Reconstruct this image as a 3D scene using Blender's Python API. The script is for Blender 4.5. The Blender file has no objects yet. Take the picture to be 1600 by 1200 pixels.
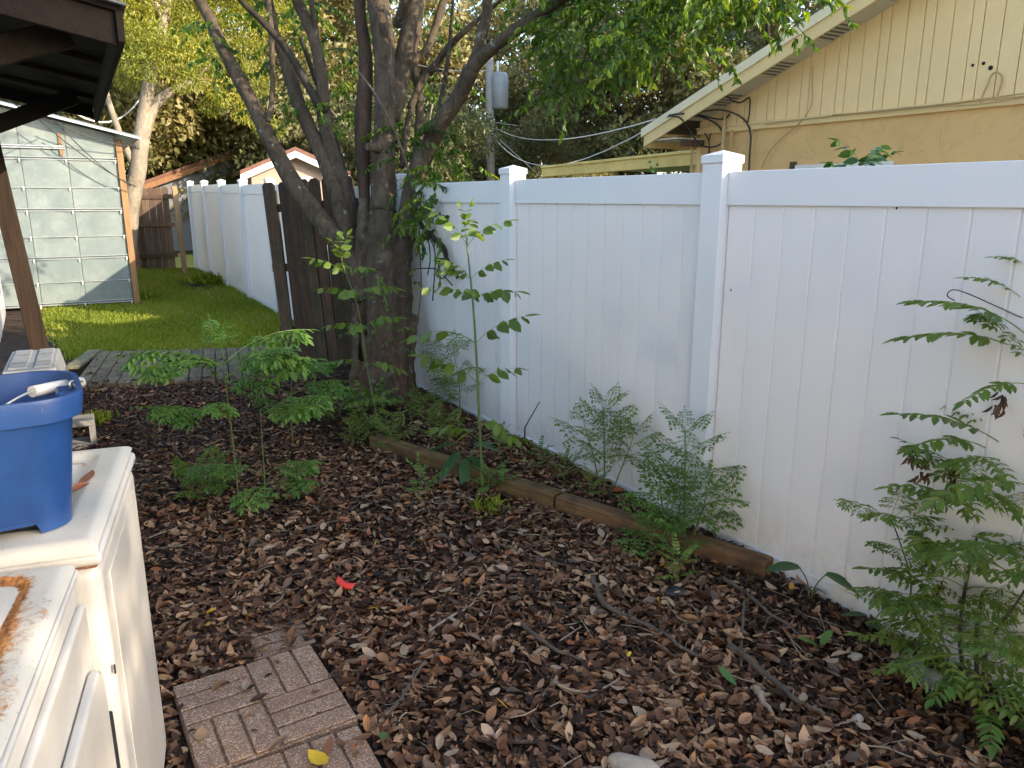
import bpy, math, random
import numpy as np
from mathutils import Vector, Matrix, Euler

R = math.radians
random.seed(7)
rng = np.random.default_rng(7)
scene = bpy.context.scene
COL = scene.collection

# ------------------------------------------------------------------ camera, world, sun, exposure
CAM_H, YAW, PITCH, FPX = 1.70, R(31.5), R(13.7), 1188.0      # FPX: focal length for a 1600 px wide picture
cam_data = bpy.data.cameras.new('camera')
cam_data.sensor_width = 36.0
cam_data.lens = 36.0 * FPX / 1600.0
cam_data.clip_start, cam_data.clip_end = 0.05, 2000.0
cam = bpy.data.objects.new('camera', cam_data)
cam.location = (0, 0, CAM_H)
cam.rotation_euler = (R(90) - PITCH, 0, -YAW)
COL.objects.link(cam)
scene.camera = cam

SUN_ELEV, SUN_AZ = R(21.0), R(146.0)            # azimuth clockwise from +Y
SUN_DIR = Vector((math.sin(SUN_AZ) * math.cos(SUN_ELEV), math.cos(SUN_AZ) * math.cos(SUN_ELEV), math.sin(SUN_ELEV)))
world = bpy.data.worlds.new('World')
scene.world = world
world.use_nodes = True
wn = world.node_tree.nodes
sky = wn.new('ShaderNodeTexSky')
sky.sky_type = 'NISHITA'
sky.sun_disc = False
sky.sun_elevation = SUN_ELEV
sky.sun_rotation = SUN_AZ
sky.air_density, sky.dust_density, sky.ozone_density = 1.0, 1.2, 1.0
bg = wn['Background']
bg.inputs['Strength'].default_value = 0.15
thin = wn.new('ShaderNodeHueSaturation')           # thin high cloud: a paler sky than the clear-air model
thin.inputs['Saturation'].default_value = 0.95
world.node_tree.links.new(sky.outputs['Color'], thin.inputs['Color'])
world.node_tree.links.new(thin.outputs['Color'], bg.inputs['Color'])

sun_data = bpy.data.lights.new('sun', 'SUN')
sun_data.energy = 2.6
sun_data.angle = R(0.53)
sun_data.color = (1.0, 0.84, 0.64)
sun = bpy.data.objects.new('sun', sun_data)
sun.rotation_euler = SUN_DIR.to_track_quat('Z', 'Y').to_euler()
sun.location = SUN_DIR * 60
COL.objects.link(sun)

vs = scene.view_settings
vs.view_transform = 'Standard'
vs.look = 'None'
vs.gamma = 1.0
vs.use_curve_mapping = False
vs.exposure = 2.05

# ------------------------------------------------------------------ picture point + distance -> place
_h = np.array([math.sin(YAW), math.cos(YAW), 0.0])
FW = _h * math.cos(PITCH) + np.array([0, 0, -math.sin(PITCH)])
RT = np.array([math.cos(YAW), -math.sin(YAW), 0.0])
UP = np.cross(RT, FW)
CAM = np.array([0, 0, CAM_H])

def ray(u, v):
    return FW + RT * (u - 800.0) / FPX - UP * (v - 600.0) / FPX
def at(u, v, d):                                 # d: distance along the camera axis
    return CAM + ray(u, v) * d
def at_z(u, v, z=0.0):
    r = ray(u, v); return CAM + r * ((z - CAM_H) / r[2])
def at_y(u, v, y):
    r = ray(u, v); return CAM + r * (y / r[1])
def at_x(u, v, x):
    r = ray(u, v); return CAM + r * (x / r[0])

# ------------------------------------------------------------------ mesh helpers
def mesh_np(name, V, faces_list, attr=None, smooth=False):
    """V (n,3); faces_list: list of (m,k) index arrays; attr: per-vertex float"""
    me = bpy.data.meshes.new(name)
    V = np.asarray(V, dtype=np.float32)
    me.vertices.add(len(V)); me.vertices.foreach_set('co', V.ravel())
    loops = np.concatenate([np.asarray(f, dtype=np.int32).ravel() for f in faces_list])
    tot = np.concatenate([np.full(len(f), np.asarray(f).shape[1], dtype=np.int32) for f in faces_list])
    start = np.concatenate([[0], np.cumsum(tot)[:-1]]).astype(np.int32)
    me.loops.add(len(loops)); me.loops.foreach_set('vertex_index', loops)
    me.polygons.add(len(tot)); me.polygons.foreach_set('loop_start', start)
    try: me.polygons.foreach_set('loop_total', tot)
    except Exception: pass
    if smooth: me.polygons.foreach_set('use_smooth', np.ones(len(tot), dtype=bool))
    me.update(calc_edges=True); me.validate()
    if attr is not None:
        a = me.attributes.new('rnd', 'FLOAT', 'POINT'); a.data.foreach_set('value', np.asarray(attr, dtype=np.float32))
    return me

class MB:
    def __init__(self): self.v, self.f, self.sm = [], [], []
    def add(self, vs_, fs_, smooth=False):
        o = len(self.v)
        self.v += [tuple(map(float, p)) for p in vs_]
        self.f += [tuple(o + i for i in f) for f in fs_]
        self.sm += [smooth] * len(fs_)
        return self
    def box(self, lo, hi, M=None):
        x0, y0, z0 = lo; x1, y1, z1 = hi
        p = [(x0,y0,z0),(x1,y0,z0),(x1,y1,z0),(x0,y1,z0),(x0,y0,z1),(x1,y0,z1),(x1,y1,z1),(x0,y1,z1)]
        if M is not None: p = [M @ Vector(q) for q in p]
        return self.add(p, [(3,2,1,0),(4,5,6,7),(0,1,5,4),(1,2,6,5),(2,3,7,6),(3,0,4,7)])
    def beam(self, a, b, w, t, up=(0,0,1)):       # bar from a to b; w along side, t along up
        a, b = Vector(a), Vector(b); d = (b - a).normalized()
        s = d.cross(Vector(up))
        if s.length < 1e-4: s = d.cross(Vector((0,1,0)))
        s.normalize(); n = s.cross(d).normalized()
        p = []
        for q in (a, b):
            for i, j in ((-1,-1),(1,-1),(1,1),(-1,1)): p.append(q + s*(i*w/2) + n*(j*t/2))
        return self.add(p, [(3,2,1,0),(4,5,6,7),(0,1,5,4),(1,2,6,5),(2,3,7,6),(3,0,4,7)])
    def prism(self, poly, lo, hi, axis):          # poly in the two other axes (order x,y,z without axis)
        def mk(p, q):
            return {0:(q,p[0],p[1]),1:(p[0],q,p[1]),2:(p[0],p[1],q)}[axis]
        n = len(poly); vs_ = [mk(p, lo) for p in poly] + [mk(p, hi) for p in poly]
        fs_ = [tuple(range(n))[::-1], tuple(range(n, 2*n))] + [(i, (i+1) % n, n+(i+1) % n, n+i) for i in range(n)]
        return self.add(vs_, fs_)
    def tube(self, pts, rad, n=8, wob=0.0, cap=True):
        pts = [Vector(p) for p in pts]
        if not hasattr(rad, '__len__'): rad = [rad] * len(pts)
        o = []; ref = None
        for i, p in enumerate(pts):
            d = (pts[min(i+1, len(pts)-1)] - pts[max(i-1, 0)]).normalized()
            if ref is None:
                ref = d.cross(Vector((0.3, 0.8, 0.52)))
                if ref.length < 1e-3: ref = d.cross(Vector((1, 0, 0)))
            ref = (ref - d * ref.dot(d)).normalized(); bi = d.cross(ref)
            for k in range(n):
                a = 2*math.pi*k/n; r = rad[i] * (1 + wob * random.uniform(-1, 1))
                o.append(p + ref*(math.cos(a)*r) + bi*(math.sin(a)*r))
        m = len(pts)
        fs_ = [(i*n+k, i*n+(k+1) % n, (i+1)*n+(k+1) % n, (i+1)*n+k) for i in range(m-1) for k in range(n)]
        self.add(o, fs_, True)
        if cap:
            b = len(self.v) - m*n
            self.f += [tuple(b+k for k in range(n))[::-1], tuple(b+(m-1)*n+k for k in range(n))]; self.sm += [False, False]
        return self
    def mesh(self, name):
        me = bpy.data.meshes.new(name); me.from_pydata(self.v, [], self.f); me.update()
        me.polygons.foreach_set('use_smooth', self.sm)
        return me
    def build(self, name, mat, parent=None, bevel=0.0, seg=1, **kw):
        return link(name, self.mesh(name), mat, parent, bevel, seg, **kw)

def link(name, me, mat, parent=None, bevel=0.0, seg=1, loc=None, rot=None):
    o = bpy.data.objects.new(name, me); COL.objects.link(o)
    if mat is not None and len(me.materials) == 0: me.materials.append(mat)
    if parent is not None: o.parent = parent
    if loc is not None: o.location = loc
    if rot is not None: o.rotation_euler = rot
    if bevel:
        b = o.modifiers.new('bevel', 'BEVEL'); b.width = bevel; b.segments = seg; b.limit_method = 'ANGLE'
        b.angle_limit = R(40)
        if seg > 1:
            me.polygons.foreach_set('use_smooth', [True]*len(me.polygons)); b.harden_normals = True
    return o

def tag(o, label=None, cat=None, group=None, kind=None):
    if label: o['label'] = label
    if cat: o['category'] = cat
    if group: o['group'] = group
    if kind: o['kind'] = kind
    return o
def empty(name, loc, rz=0.0, label=None, cat=None, group=None):
    o = bpy.data.objects.new(name, None); COL.objects.link(o)
    o.location = loc; o.rotation_euler = (0, 0, rz); o.empty_display_size = 0.1
    return tag(o, label, cat, group)
def spline(pts, n=6):                             # Catmull-Rom
    P = [np.array(p, float) for p in pts]
    P = [2*P[0]-P[1]] + P + [2*P[-1]-P[-2]]; out = []
    for i in range(1, len(P)-2):
        for k in range(n):
            t = k/n
            out.append(0.5*((2*P[i]) + (-P[i-1]+P[i+1])*t + (2*P[i-1]-5*P[i]+4*P[i+1]-P[i+2])*t*t + (-P[i-1]+3*P[i]-3*P[i+1]+P[i+2])*t**3))
    out.append(P[-2]); return out

# ------------------------------------------------------------------ materials
class NT:
    def __init__(self, name):
        self.m = bpy.data.materials.new(name); self.m.use_nodes = True
        self.t = self.m.node_tree; self.b = self.t.nodes['Principled BSDF']; self.out = self.t.nodes['Material Output']
    def n(self, kind, **kw):
        q = self.t.nodes.new('ShaderNode' + kind)
        for k, v in kw.items():
            if k in q.inputs: q.inputs[k].default_value = v
            else: setattr(q, k, v)
        return q
    def l(self, a, b): self.t.links.new(a, b)
    def coord(self, kind='Object', scale=(1,1,1), rnd=False):
        tc = self.n('TexCoord'); mp = self.n('Mapping'); mp.inputs['Scale'].default_value = scale
        if rnd:
            oi = self.n('ObjectInfo'); mu = self.n('VectorMath', operation='SCALE'); mu.inputs[0].default_value = (7.3, 3.1, 9.7)
            self.l(oi.outputs['Random'], mu.inputs['Scale']); ad = self.n('VectorMath', operation='ADD')
            self.l(tc.outputs[kind], ad.inputs[0]); self.l(mu.outputs[0], ad.inputs[1]); self.l(ad.outputs[0], mp.inputs['Vector'])
        else: self.l(tc.outputs[kind], mp.inputs['Vector'])
        return mp.outputs['Vector']
    def noise(self, vec, scale=5, detail=6, rough=0.6, dist=0.0):
        q = self.n('TexNoise'); q.inputs['Scale'].default_value = scale; q.inputs['Detail'].default_value = detail
        q.inputs['Roughness'].default_value = rough; q.inputs['Distortion'].default_value = dist
        if vec is not None: self.l(vec, q.inputs['Vector'])
        return q.outputs['Fac']
    def ramp(self, fac, stops, interp='LINEAR'):
        q = self.n('ValToRGB'); e = q.color_ramp.elements; q.color_ramp.interpolation = interp
        while len(e) < len(stops): e.new(0.5)
        for i, (p, c) in enumerate(stops):
            e[i].position = p; e[i].color = (*c, 1.0) if len(c) == 3 else c
        self.l(fac, q.inputs['Fac']); return q.outputs['Color']
    def mix(self, fac, a, b, mode='MIX'):
        q = self.n('Mix', data_type='RGBA', blend_type=mode)
        for s, x in ((0, fac), (6, a), (7, b)):
            if isinstance(x, (int, float)): q.inputs[s].default_value = x
            elif isinstance(x, tuple): q.inputs[s].default_value = (*x, 1.0)
            else: self.l(x, q.inputs[s])
        return q.outputs[2]
    def math(self, op, a, b=0.0, clamp=False):
        q = self.n('Math', operation=op, use_clamp=clamp)
        for i, x in enumerate((a, b)):
            if isinstance(x, (int, float)): q.inputs[i].default_value = x
            else: self.l(x, q.inputs[i])
        return q.outputs[0]
    def bump(self, h, strength=0.3, dist=0.01):
        q = self.n('Bump'); q.inputs['Strength'].default_value = strength; q.inputs['Distance'].default_value = dist
        self.l(h, q.inputs['Height']); self.l(q.outputs[0], self.b.inputs['Normal'])
    def color(self, c):
        if isinstance(c, tuple): self.b.inputs['Base Color'].default_value = (*c, 1)
        else: self.l(c, self.b.inputs['Base Color'])
    def rough(self, r, spec=None):
        if isinstance(r, (int, float)): self.b.inputs['Roughness'].default_value = r
        else: self.l(r, self.b.inputs['Roughness'])
        if spec is not None: self.b.inputs['Specular IOR Level'].default_value = spec
    def attr(self, name='rnd'):
        q = self.n('Attribute'); q.attribute_name = name; return q.outputs['Fac']
    def hsv_rand(self, col, dv=0.25, ds=0.1, dh=0.02):  # per-object variation
        oi = self.n('ObjectInfo'); q = self.n('HueSaturation')
        self.l(self.math('ADD', self.math('MULTIPLY', oi.outputs['Random'], 2*dv), 1-dv), q.inputs['Value'])
        wn_ = self.n('TexWhiteNoise', noise_dimensions='1D'); self.l(oi.outputs['Random'], wn_.inputs['W'])
        self.l(self.math('ADD', self.math('MULTIPLY', wn_.outputs['Value'], 2*dh), 0.5-dh), q.inputs['Hue'])
        self.l(col, q.inputs['Color']); return q.outputs['Color']

M = {}
def plain(name, col, rough=0.5, var=0.12, scale=6, bump=0.0, bscale=40, spec=0.5, metal=0.0, coord='Object', rnd=True):
    q = NT(name); v = q.coord(coord, rnd=rnd)
    f = q.noise(v, scale, 8, 0.65)
    a = tuple(c*(1-var) for c in col); b = tuple(min(1, c*(1+var)) for c in col)
    q.color(q.ramp(f, [(0.3, a), (0.7, b)])); q.rough(rough, spec); q.b.inputs['Metallic'].default_value = metal
    if bump: q.bump(q.noise(v, bscale, 6, 0.7), bump, 0.004)
    M[name] = q.m; return q
def wood(name, dark, light, scale=(18, 18, 0.9), rough=0.85, bump=0.5, moss=None, rnd_v=0.25, knots=True):
    q = NT(name); v = q.coord('Object', scale, rnd=True)
    f = q.noise(v, 2.2, 10, 0.72, 0.6); g = q.noise(v, 11, 4, 0.6)
    c = q.ramp(q.math('ADD', q.math('MULTIPLY', f, 0.75), q.math('MULTIPLY', g, 0.25)), [(0.32, dark), (0.5, tuple((x+y)/2 for x, y in zip(dark, light))), (0.68, light)])
    if moss:
        w = q.coord('Object', (1,1,1), rnd=True)
        c = q.mix(q.ramp(q.noise(w, 5, 8, 0.7), [(0.45, (0,0,0)), (0.68, (1,1,1))]), c, moss)
    c = q.hsv_rand(c, rnd_v)
    q.color(c); q.rough(rough, 0.25); q.bump(q.math('ADD', f, q.math('MULTIPLY', g, 0.5)), bump, 0.006)
    M[name] = q.m; return q

# white vinyl: soft dirt towards grime streaks, faint speckle
def vinyl(name, base, thin=0.0):
    q = NT(name); v = q.coord('Object', (1,1,1), rnd=True); s = q.coord('Object', (14,14,1.2), rnd=True)
    f = q.noise(s, 1.2, 6, 0.6); g = q.noise(v, 60, 3, 0.7)
    c = q.mix(q.ramp(f, [(0.5, (0,0,0)), (0.9, (0.14,)*3)]), base, tuple(b*0.86 for b in base))
    c = q.mix(q.ramp(g, [(0.70, (0,0,0)), (0.78, (0.25,)*3)]), c, (0.45, 0.42, 0.36))
    sx = q.n('SeparateXYZ'); q.l(q.coord('Object'), sx.inputs[0])
    foot = q.math('MULTIPLY', q.math('SUBTRACT', 1.0, q.math('DIVIDE', sx.outputs['Z'], 0.32), True), q.ramp(q.noise(v, 14, 8, 0.75), [(0.40, (0,0,0)), (0.75, (1,1,1))]), True)
    c = q.mix(q.math('MULTIPLY', foot, 0.55), c, (0.36, 0.31, 0.22))
    alg = q.ramp(q.noise(v, 1.3, 8, 0.75, 0.5), [(0.56, (0,0,0)), (0.85, (0.22,)*3)])
    c = q.mix(alg, c, (0.50, 0.53, 0.42))
    q.color(c); q.rough(0.38, 0.4); q.bump(q.noise(v, 2, 2), 0.03, 0.01)
    if thin:                                         # hollow extruded boards let some of the sun behind them through
        tr = q.n('BsdfTranslucent'); tr.inputs['Color'].default_value = (0.92, 0.89, 0.85, 1); mx = q.n('MixShader'); mx.inputs[0].default_value = thin
        q.l(q.b.outputs[0], mx.inputs[1]); q.l(tr.outputs[0], mx.inputs[2]); q.l(mx.outputs[0], q.out.inputs['Surface'])
    M[name] = q.m
vinyl('vinyl', (0.70, 0.705, 0.72))
vinyl('vinyl_board', (0.73, 0.74, 0.76), 0.16)
wood('wood_panel', (0.034, 0.021, 0.013), (0.14, 0.085, 0.05), moss=(0.035, 0.038, 0.022))
wood('wood_far', (0.04, 0.027, 0.019), (0.13, 0.086, 0.058))
wood('wood_orange', (0.16, 0.075, 0.04), (0.33, 0.175, 0.10), rnd_v=0.1)
wood('wood_shelter_shaded', (0.005, 0.0035, 0.003), (0.020, 0.012, 0.009), scale=(14, 14, 14), rnd_v=0.2)  # near black: the shade on the lean-to is put into the colour
wood('wood_post_shaded', (0.009, 0.006, 0.004), (0.046, 0.026, 0.015))  # darkened to stand in for shade on the post and battens
wood('wood_stake', (0.13, 0.085, 0.045), (0.34, 0.24, 0.14))
wood('wood_timber', (0.050, 0.028, 0.015), (0.32, 0.175, 0.08), scale=(20, 0.9, 20), moss=(0.085, 0.048, 0.026), bump=0.7)
wood('wood_deck', (0.095, 0.075, 0.045), (0.27, 0.215, 0.14), scale=(18, 1.0, 18), moss=(0.075, 0.085, 0.045), bump=0.8)

def bark(name, dark, light, lichen=(0.30, 0.30, 0.27), stretch=0.5, lich=0.62):
    q = NT(name); v = q.coord('Object', (9, 9, 9*stretch)); w = q.coord('Object', (1,1,1))
    f = q.noise(v, 1.6, 12, 0.72, 0.8); g = q.noise(w, 13, 6, 0.65)
    c = q.ramp(f, [(0.3, dark), (0.55, tuple((a+b)/2 for a, b in zip(dark, light))), (0.75, light)])
    c = q.mix(q.ramp(g, [(lich, (0,0,0)), (lich+0.07, (0.75,)*3)]), c, lichen)
    c = q.mix(q.ramp(q.noise(w, 2.5, 4), [(0.45, (0,0,0)), (0.7, (0.5,)*3)]), c, tuple(x*0.6 for x in dark))
    if name == 'bark_ficus':                          # shed bark shows reddish wood about the base
        sx = q.n('SeparateXYZ'); q.l(q.coord('Object'), sx.inputs[0]); v2 = q.coord('Object', (7, 7, 0.9))
        low = q.math('MULTIPLY', q.math('SUBTRACT', 1.0, q.math('DIVIDE', sx.outputs['Z'], 1.5), True), q.ramp(q.noise(v2, 1.5, 6, 0.65), [(0.40, (0,0,0)), (0.60, (1,1,1))]), True)
        c = q.mix(low, c, q.ramp(f, [(0.3, (0.032, 0.016, 0.010)), (0.75, (0.165, 0.088, 0.052))]))
    q.color(c); q.rough(0.9, 0.2); q.bump(q.math('ADD', f, q.math('MULTIPLY', g, 0.4)), 0.9, 0.02); M[name] = q.m
bark('bark_ficus', (0.036, 0.026, 0.018), (0.165, 0.128, 0.088), stretch=0.35)
bark('bark_red', (0.035, 0.022, 0.016), (0.12, 0.075, 0.052), stretch=0.12, lich=0.9)
bark('bark_dark', (0.02, 0.017, 0.014), (0.075, 0.062, 0.05), lich=0.75)
bark('bark_pale', (0.16, 0.135, 0.10), (0.36, 0.31, 0.24), lich=0.7)

def leafmat(name, stops, rough=0.45, trans=0.35, tcol=1.6, back=None, spec=0.4):
    q = NT(name); a = q.attr('rnd'); c = q.ramp(a, stops)
    q.color(c); q.rough(rough, spec)
    tr = q.n('BsdfTranslucent'); hs = q.n('HueSaturation'); hs.inputs['Value'].default_value = tcol; hs.inputs['Saturation'].default_value = 1.15
    hs.inputs['Hue'].default_value = 0.485
    q.l(c, hs.inputs['Color']); q.l(hs.outputs['Color'], tr.inputs['Color'])
    mx = q.n('MixShader'); mx.inputs[0].default_value = trans
    q.l(q.b.outputs[0], mx.inputs[1]); q.l(tr.outputs[0], mx.inputs[2]); q.l(mx.outputs[0], q.out.inputs['Surface'])
    M[name] = q.m
leafmat('leaf_ficus', [(0, (0.038, 0.080, 0.016)), (0.6, (0.075, 0.14, 0.022)), (0.9, (0.19, 0.26, 0.035)), (1, (0.34, 0.29, 0.06))], 0.35, 0.5)
leafmat('leaf_oak', [(0, (0.075, 0.08, 0.032)), (0.5, (0.16, 0.16, 0.062)), (0.85, (0.25, 0.22, 0.09)), (1, (0.30, 0.23, 0.12))], 0.5, 0.35)
leafmat('leaf_olive', [(0, (0.10, 0.10, 0.034)), (0.6, (0.21, 0.19, 0.068)), (1, (0.35, 0.28, 0.12))], 0.5, 0.28)
leafmat('leaf_pale', [(0, (0.07, 0.085, 0.032)), (0.6, (0.14, 0.15, 0.06)), (1, (0.24, 0.23, 0.11))], 0.5, 0.3)
leafmat('leaf_feather', [(0, (0.11, 0.14, 0.025)), (0.6, (0.25, 0.27, 0.04)), (1, (0.40, 0.36, 0.07))], 0.5, 0.4)
leafmat('leaf_palm', [(0, (0.05, 0.10, 0.02)), (0.6, (0.11, 0.19, 0.035)), (1, (0.22, 0.26, 0.06))], 0.4, 0.35)
leafmat('leaf_weed', [(0, (0.065, 0.140, 0.028)), (0.7, (0.125, 0.235, 0.045)), (0.95, (0.19, 0.29, 0.06)), (1, (0.30, 0.26, 0.06))], 0.42, 0.4)
leafmat('leaf_weed_dark', [(0, (0.075, 0.135, 0.024)), (0.7, (0.155, 0.228, 0.040)), (1, (0.28, 0.31, 0.06))], 0.40, 0.4)
leafmat('leaf_weed_yellow', [(0, (0.12, 0.17, 0.03)), (0.7, (0.20, 0.23, 0.04)), (1, (0.32, 0.26, 0.05))], 0.42, 0.4)
leafmat('leaf_broad', [(0, (0.025, 0.07, 0.018)), (1, (0.05, 0.12, 0.03))], 0.3, 0.3)
leafmat('grass_blade', [(0, (0.14, 0.20, 0.022)), (0.6, (0.29, 0.36, 0.048)), (0.85, (0.42, 0.42, 0.09)), (1, (0.48, 0.41, 0.18))], 0.5, 0.4)
leafmat('litter_leaf', [(0, (0.018, 0.010, 0.007)), (0.22, (0.070, 0.033, 0.018)), (0.45, (0.185, 0.088, 0.044)), (0.65, (0.335, 0.19, 0.10)),
                        (0.80, (0.47, 0.315, 0.185)), (0.85, (0.31, 0.105, 0.038)), (0.95, (0.40, 0.175, 0.06)), (1, (0.38, 0.27, 0.17))], 0.62, 0.12, 1.2, spec=0.3)
leafmat('dry_cluster', [(0, (0.05, 0.025, 0.015)), (1, (0.16, 0.085, 0.04))], 0.7, 0.1)
for nm, c in (('leaf_yellow', (0.62, 0.40, 0.02)), ('leaf_gold', (0.50, 0.26, 0.03)), ('leaf_green', (0.06, 0.14, 0.03)), ('leaf_tan', (0.36, 0.25, 0.165)),
              ('leaf_brown', (0.18, 0.105, 0.064)), ('leaf_rust', (0.26, 0.10, 0.045)), ('leaf_umber', (0.085, 0.055, 0.038))):
    q = plain(nm, c, 0.55, 0.3, 30, 0.3, 60)
plain('stick', (0.10, 0.075, 0.055), 0.9, 0.5, 14, 0.8, 60)
plain('stick_pale', (0.28, 0.225, 0.165), 0.9, 0.3, 14, 0.5, 60)
plain('stem_green', (0.10, 0.15, 0.04), 0.55, 0.25, 8)
plain('stem_dark', (0.045, 0.035, 0.025), 0.8, 0.3, 20, 0.4, 60)
plain('metal_galv', (0.45, 0.47, 0.47), 0.35, 0.1, 9, metal=0.6)
plain('steel_white', (0.70, 0.71, 0.70), 0.4, 0.1, 9)
plain('cable_black', (0.02, 0.02, 0.022), 0.5, 0.1)
plain('cable_white', (0.62, 0.60, 0.56), 0.6, 0.1)
plain('cable_tan', (0.46, 0.33, 0.17), 0.6, 0.15)
plain('plastic_grey', (0.23, 0.24, 0.25), 0.5, 0.2, 12, 0.2, 30)
plain('plastic_grey_dark', (0.10, 0.105, 0.115), 0.5, 0.2, 12)
plain('vent_dark', (0.012, 0.012, 0.014), 0.6, 0.1)
plain('concrete', (0.17, 0.165, 0.155), 0.9, 0.25, 7, 0.6, 60)
plain('stone_pale', (0.36, 0.31, 0.25), 0.9, 0.2, 20, 0.9, 90)
plain('red_plastic', (0.72, 0.045, 0.035), 0.35, 0.08, 20)
plain('black_scrap', (0.018, 0.018, 0.02), 0.45, 0.2, 20)
q = NT('blue_plastic'); w = q.coord('Object', (1,1,1))
c = q.ramp(q.noise(w, 6, 8, 0.7), [(0.35, (0.010, 0.046, 0.175)), (0.7, (0.018, 0.068, 0.23))])
c = q.mix(q.ramp(q.noise(q.coord('Object', (40, 40, 5)), 4, 6, 0.7), [(0.66, (0,0,0)), (0.72, (0.35,)*3)]), c, (0.20, 0.27, 0.40))
c = q.mix(q.ramp(q.noise(w, 30, 8, 0.8), [(0.60, (0,0,0)), (0.75, (0.3,)*3)]), c, (0.22, 0.20, 0.17))
q.color(c); q.rough(q.ramp(q.noise(w, 9, 6), [(0.3, (0.3,)*3), (0.7, (0.5,)*3)]), 0.45); q.bump(q.noise(w, 20, 4), 0.08, 0.004); M['blue_plastic'] = q.m
plain('white_plastic', (0.70, 0.66, 0.60), 0.4, 0.1, 20)
plain('pole_wood', (0.26, 0.235, 0.20), 0.9, 0.25, 6)
plain('transformer', (0.26, 0.265, 0.265), 0.45, 0.1)
plain('house_white', (0.72, 0.71, 0.67), 0.6, 0.08)
plain('render_cream', (0.66, 0.61, 0.53), 0.85, 0.08, 3)
plain('house_grey', (0.17, 0.175, 0.19), 0.8, 0.15, 2)
plain('house_pink', (0.36, 0.27, 0.22), 0.8, 0.1, 3)
plain('roof_red', (0.16, 0.075, 0.055), 0.85, 0.25, 6)
plain('glass_dark', (0.05, 0.055, 0.06), 0.08, 0.1)
plain('soil_far', (0.10, 0.085, 0.05), 0.95, 0.3)
plain('hole', (0.015, 0.012, 0.01), 0.9)

# neighbour's siding, stucco, trim
def paint(name, col, grain=(30, 30, 1.5), bump=0.5, dirt=0.35):
    q = NT(name); v = q.coord('Object', grain, rnd=True); w = q.coord('Object', (1,1,1))
    f = q.noise(v, 3, 10, 0.75, 0.4); d = q.noise(w, 2.0, 8, 0.7)
    c = q.mix(q.ramp(d, [(0.40, (0,0,0)), (0.75, (dirt,)*3)]), col, tuple(x*0.62 for x in col))
    c = q.mix(q.ramp(f, [(0.66, (0,0,0)), (0.74, (0.5,)*3)]), c, tuple(x*0.6 for x in col))
    q.color(c); q.rough(0.7, 0.3); q.bump(f, bump, 0.006); M[name] = q.m
paint('siding_yellow', (0.88, 0.655, 0.35), dirt=0.28)
paint('trim_yellow', (0.80, 0.61, 0.31), grain=(3, 3, 3), bump=0.15)
paint('fascia_cream', (0.82, 0.72, 0.50), grain=(3, 3, 3), bump=0.1)
paint('porch_yellow', (0.72, 0.55, 0.20), grain=(12, 12, 1.5), bump=0.2, dirt=0.9)
paint('soffit', (0.60, 0.56, 0.48), grain=(4, 4, 4), bump=0.1)
q = NT('stucco'); w = q.coord('Object', (1,1,1))
vo = q.n('TexVoronoi', feature='SMOOTH_F1'); vo.inputs['Scale'].default_value = 9
ws = q.n('VectorMath', operation='ADD'); nz = q.n('TexNoise'); nz.inputs['Scale'].default_value = 5; q.l(w, nz.inputs['Vector'])
q.l(w, ws.inputs[0]); q.l(nz.outputs['Color'], ws.inputs[1]); q.l(ws.outputs[0], vo.inputs['Vector'])
f = q.noise(w, 7, 5, 0.6, 1.2)
q.color(q.mix(q.ramp(q.noise(w, 1.6, 7, 0.7), [(0.35, (0,0,0)), (0.7, (0.6,)*3)]), (0.74, 0.485, 0.22), (0.60, 0.385, 0.175)))
q.rough(0.85, 0.2); q.bump(q.math('ADD', q.ramp(f, [(0.55, (0,0,0)), (0.60, (1,1,1))]), q.math('MULTIPLY', vo.outputs['Distance'], 0.35)), 0.45, 0.010); M['stucco'] = q.m
plain('shingle', (0.14, 0.12, 0.10), 0.95, 0.3, 20, 0.6, 60)

# enamel with rust (attribute 'rnd' on the vertices says where the paint has rusted through)
def enamel(name, col):
    q = NT(name); a = q.attr('rnd'); w = q.coord('Object', (1,1,1))
    n1 = q.noise(w, 55, 8, 0.75, 0.5); n2 = q.noise(w, 90, 4, 0.6); n3 = q.noise(w, 6, 8, 0.7)
    m = q.ramp(q.math('ADD', q.math('MULTIPLY', a, 1.0), q.math('MULTIPLY', q.math('SUBTRACT', n1, 0.5), 1.1)), [(0.36, (0,0,0)), (0.60, (1,1,1))])
    rust = q.ramp(n2, [(0.35, (0.14, 0.055, 0.02)), (0.5, (0.38, 0.15, 0.04)), (0.68, (0.56, 0.29, 0.09))])
    base = q.mix(q.ramp(n3, [(0.45, (0,0,0)), (0.8, (0.55,)*3)]), col, (0.62, 0.565, 0.46))
    base = q.mix(q.ramp(q.noise(w, 120, 2, 0.5), [(0.69, (0,0,0)), (0.73, (0.8,)*3)]), base, (0.30, 0.2, 0.11))
    c = q.mix(m, base, rust)
    q.color(c); q.rough(q.mix(m, (0.32,)*3, (0.9,)*3), 0.5); q.bump(m, 0.25, 0.003); M[name] = q.m
enamel('enamel_rust', (0.62, 0.575, 0.49))
q = NT('enamel'); w = q.coord('Object', (1,1,1))
q.color(q.mix(q.ramp(q.noise(w, 5, 9, 0.75), [(0.42, (0,0,0)), (0.8, (0.8,)*3)]), (0.66, 0.62, 0.56), (0.50, 0.44, 0.355)))
q.rough(0.3, 0.5); q.bump(q.noise(w, 3, 2), 0.03, 0.01); M['enamel'] = q.m

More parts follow.
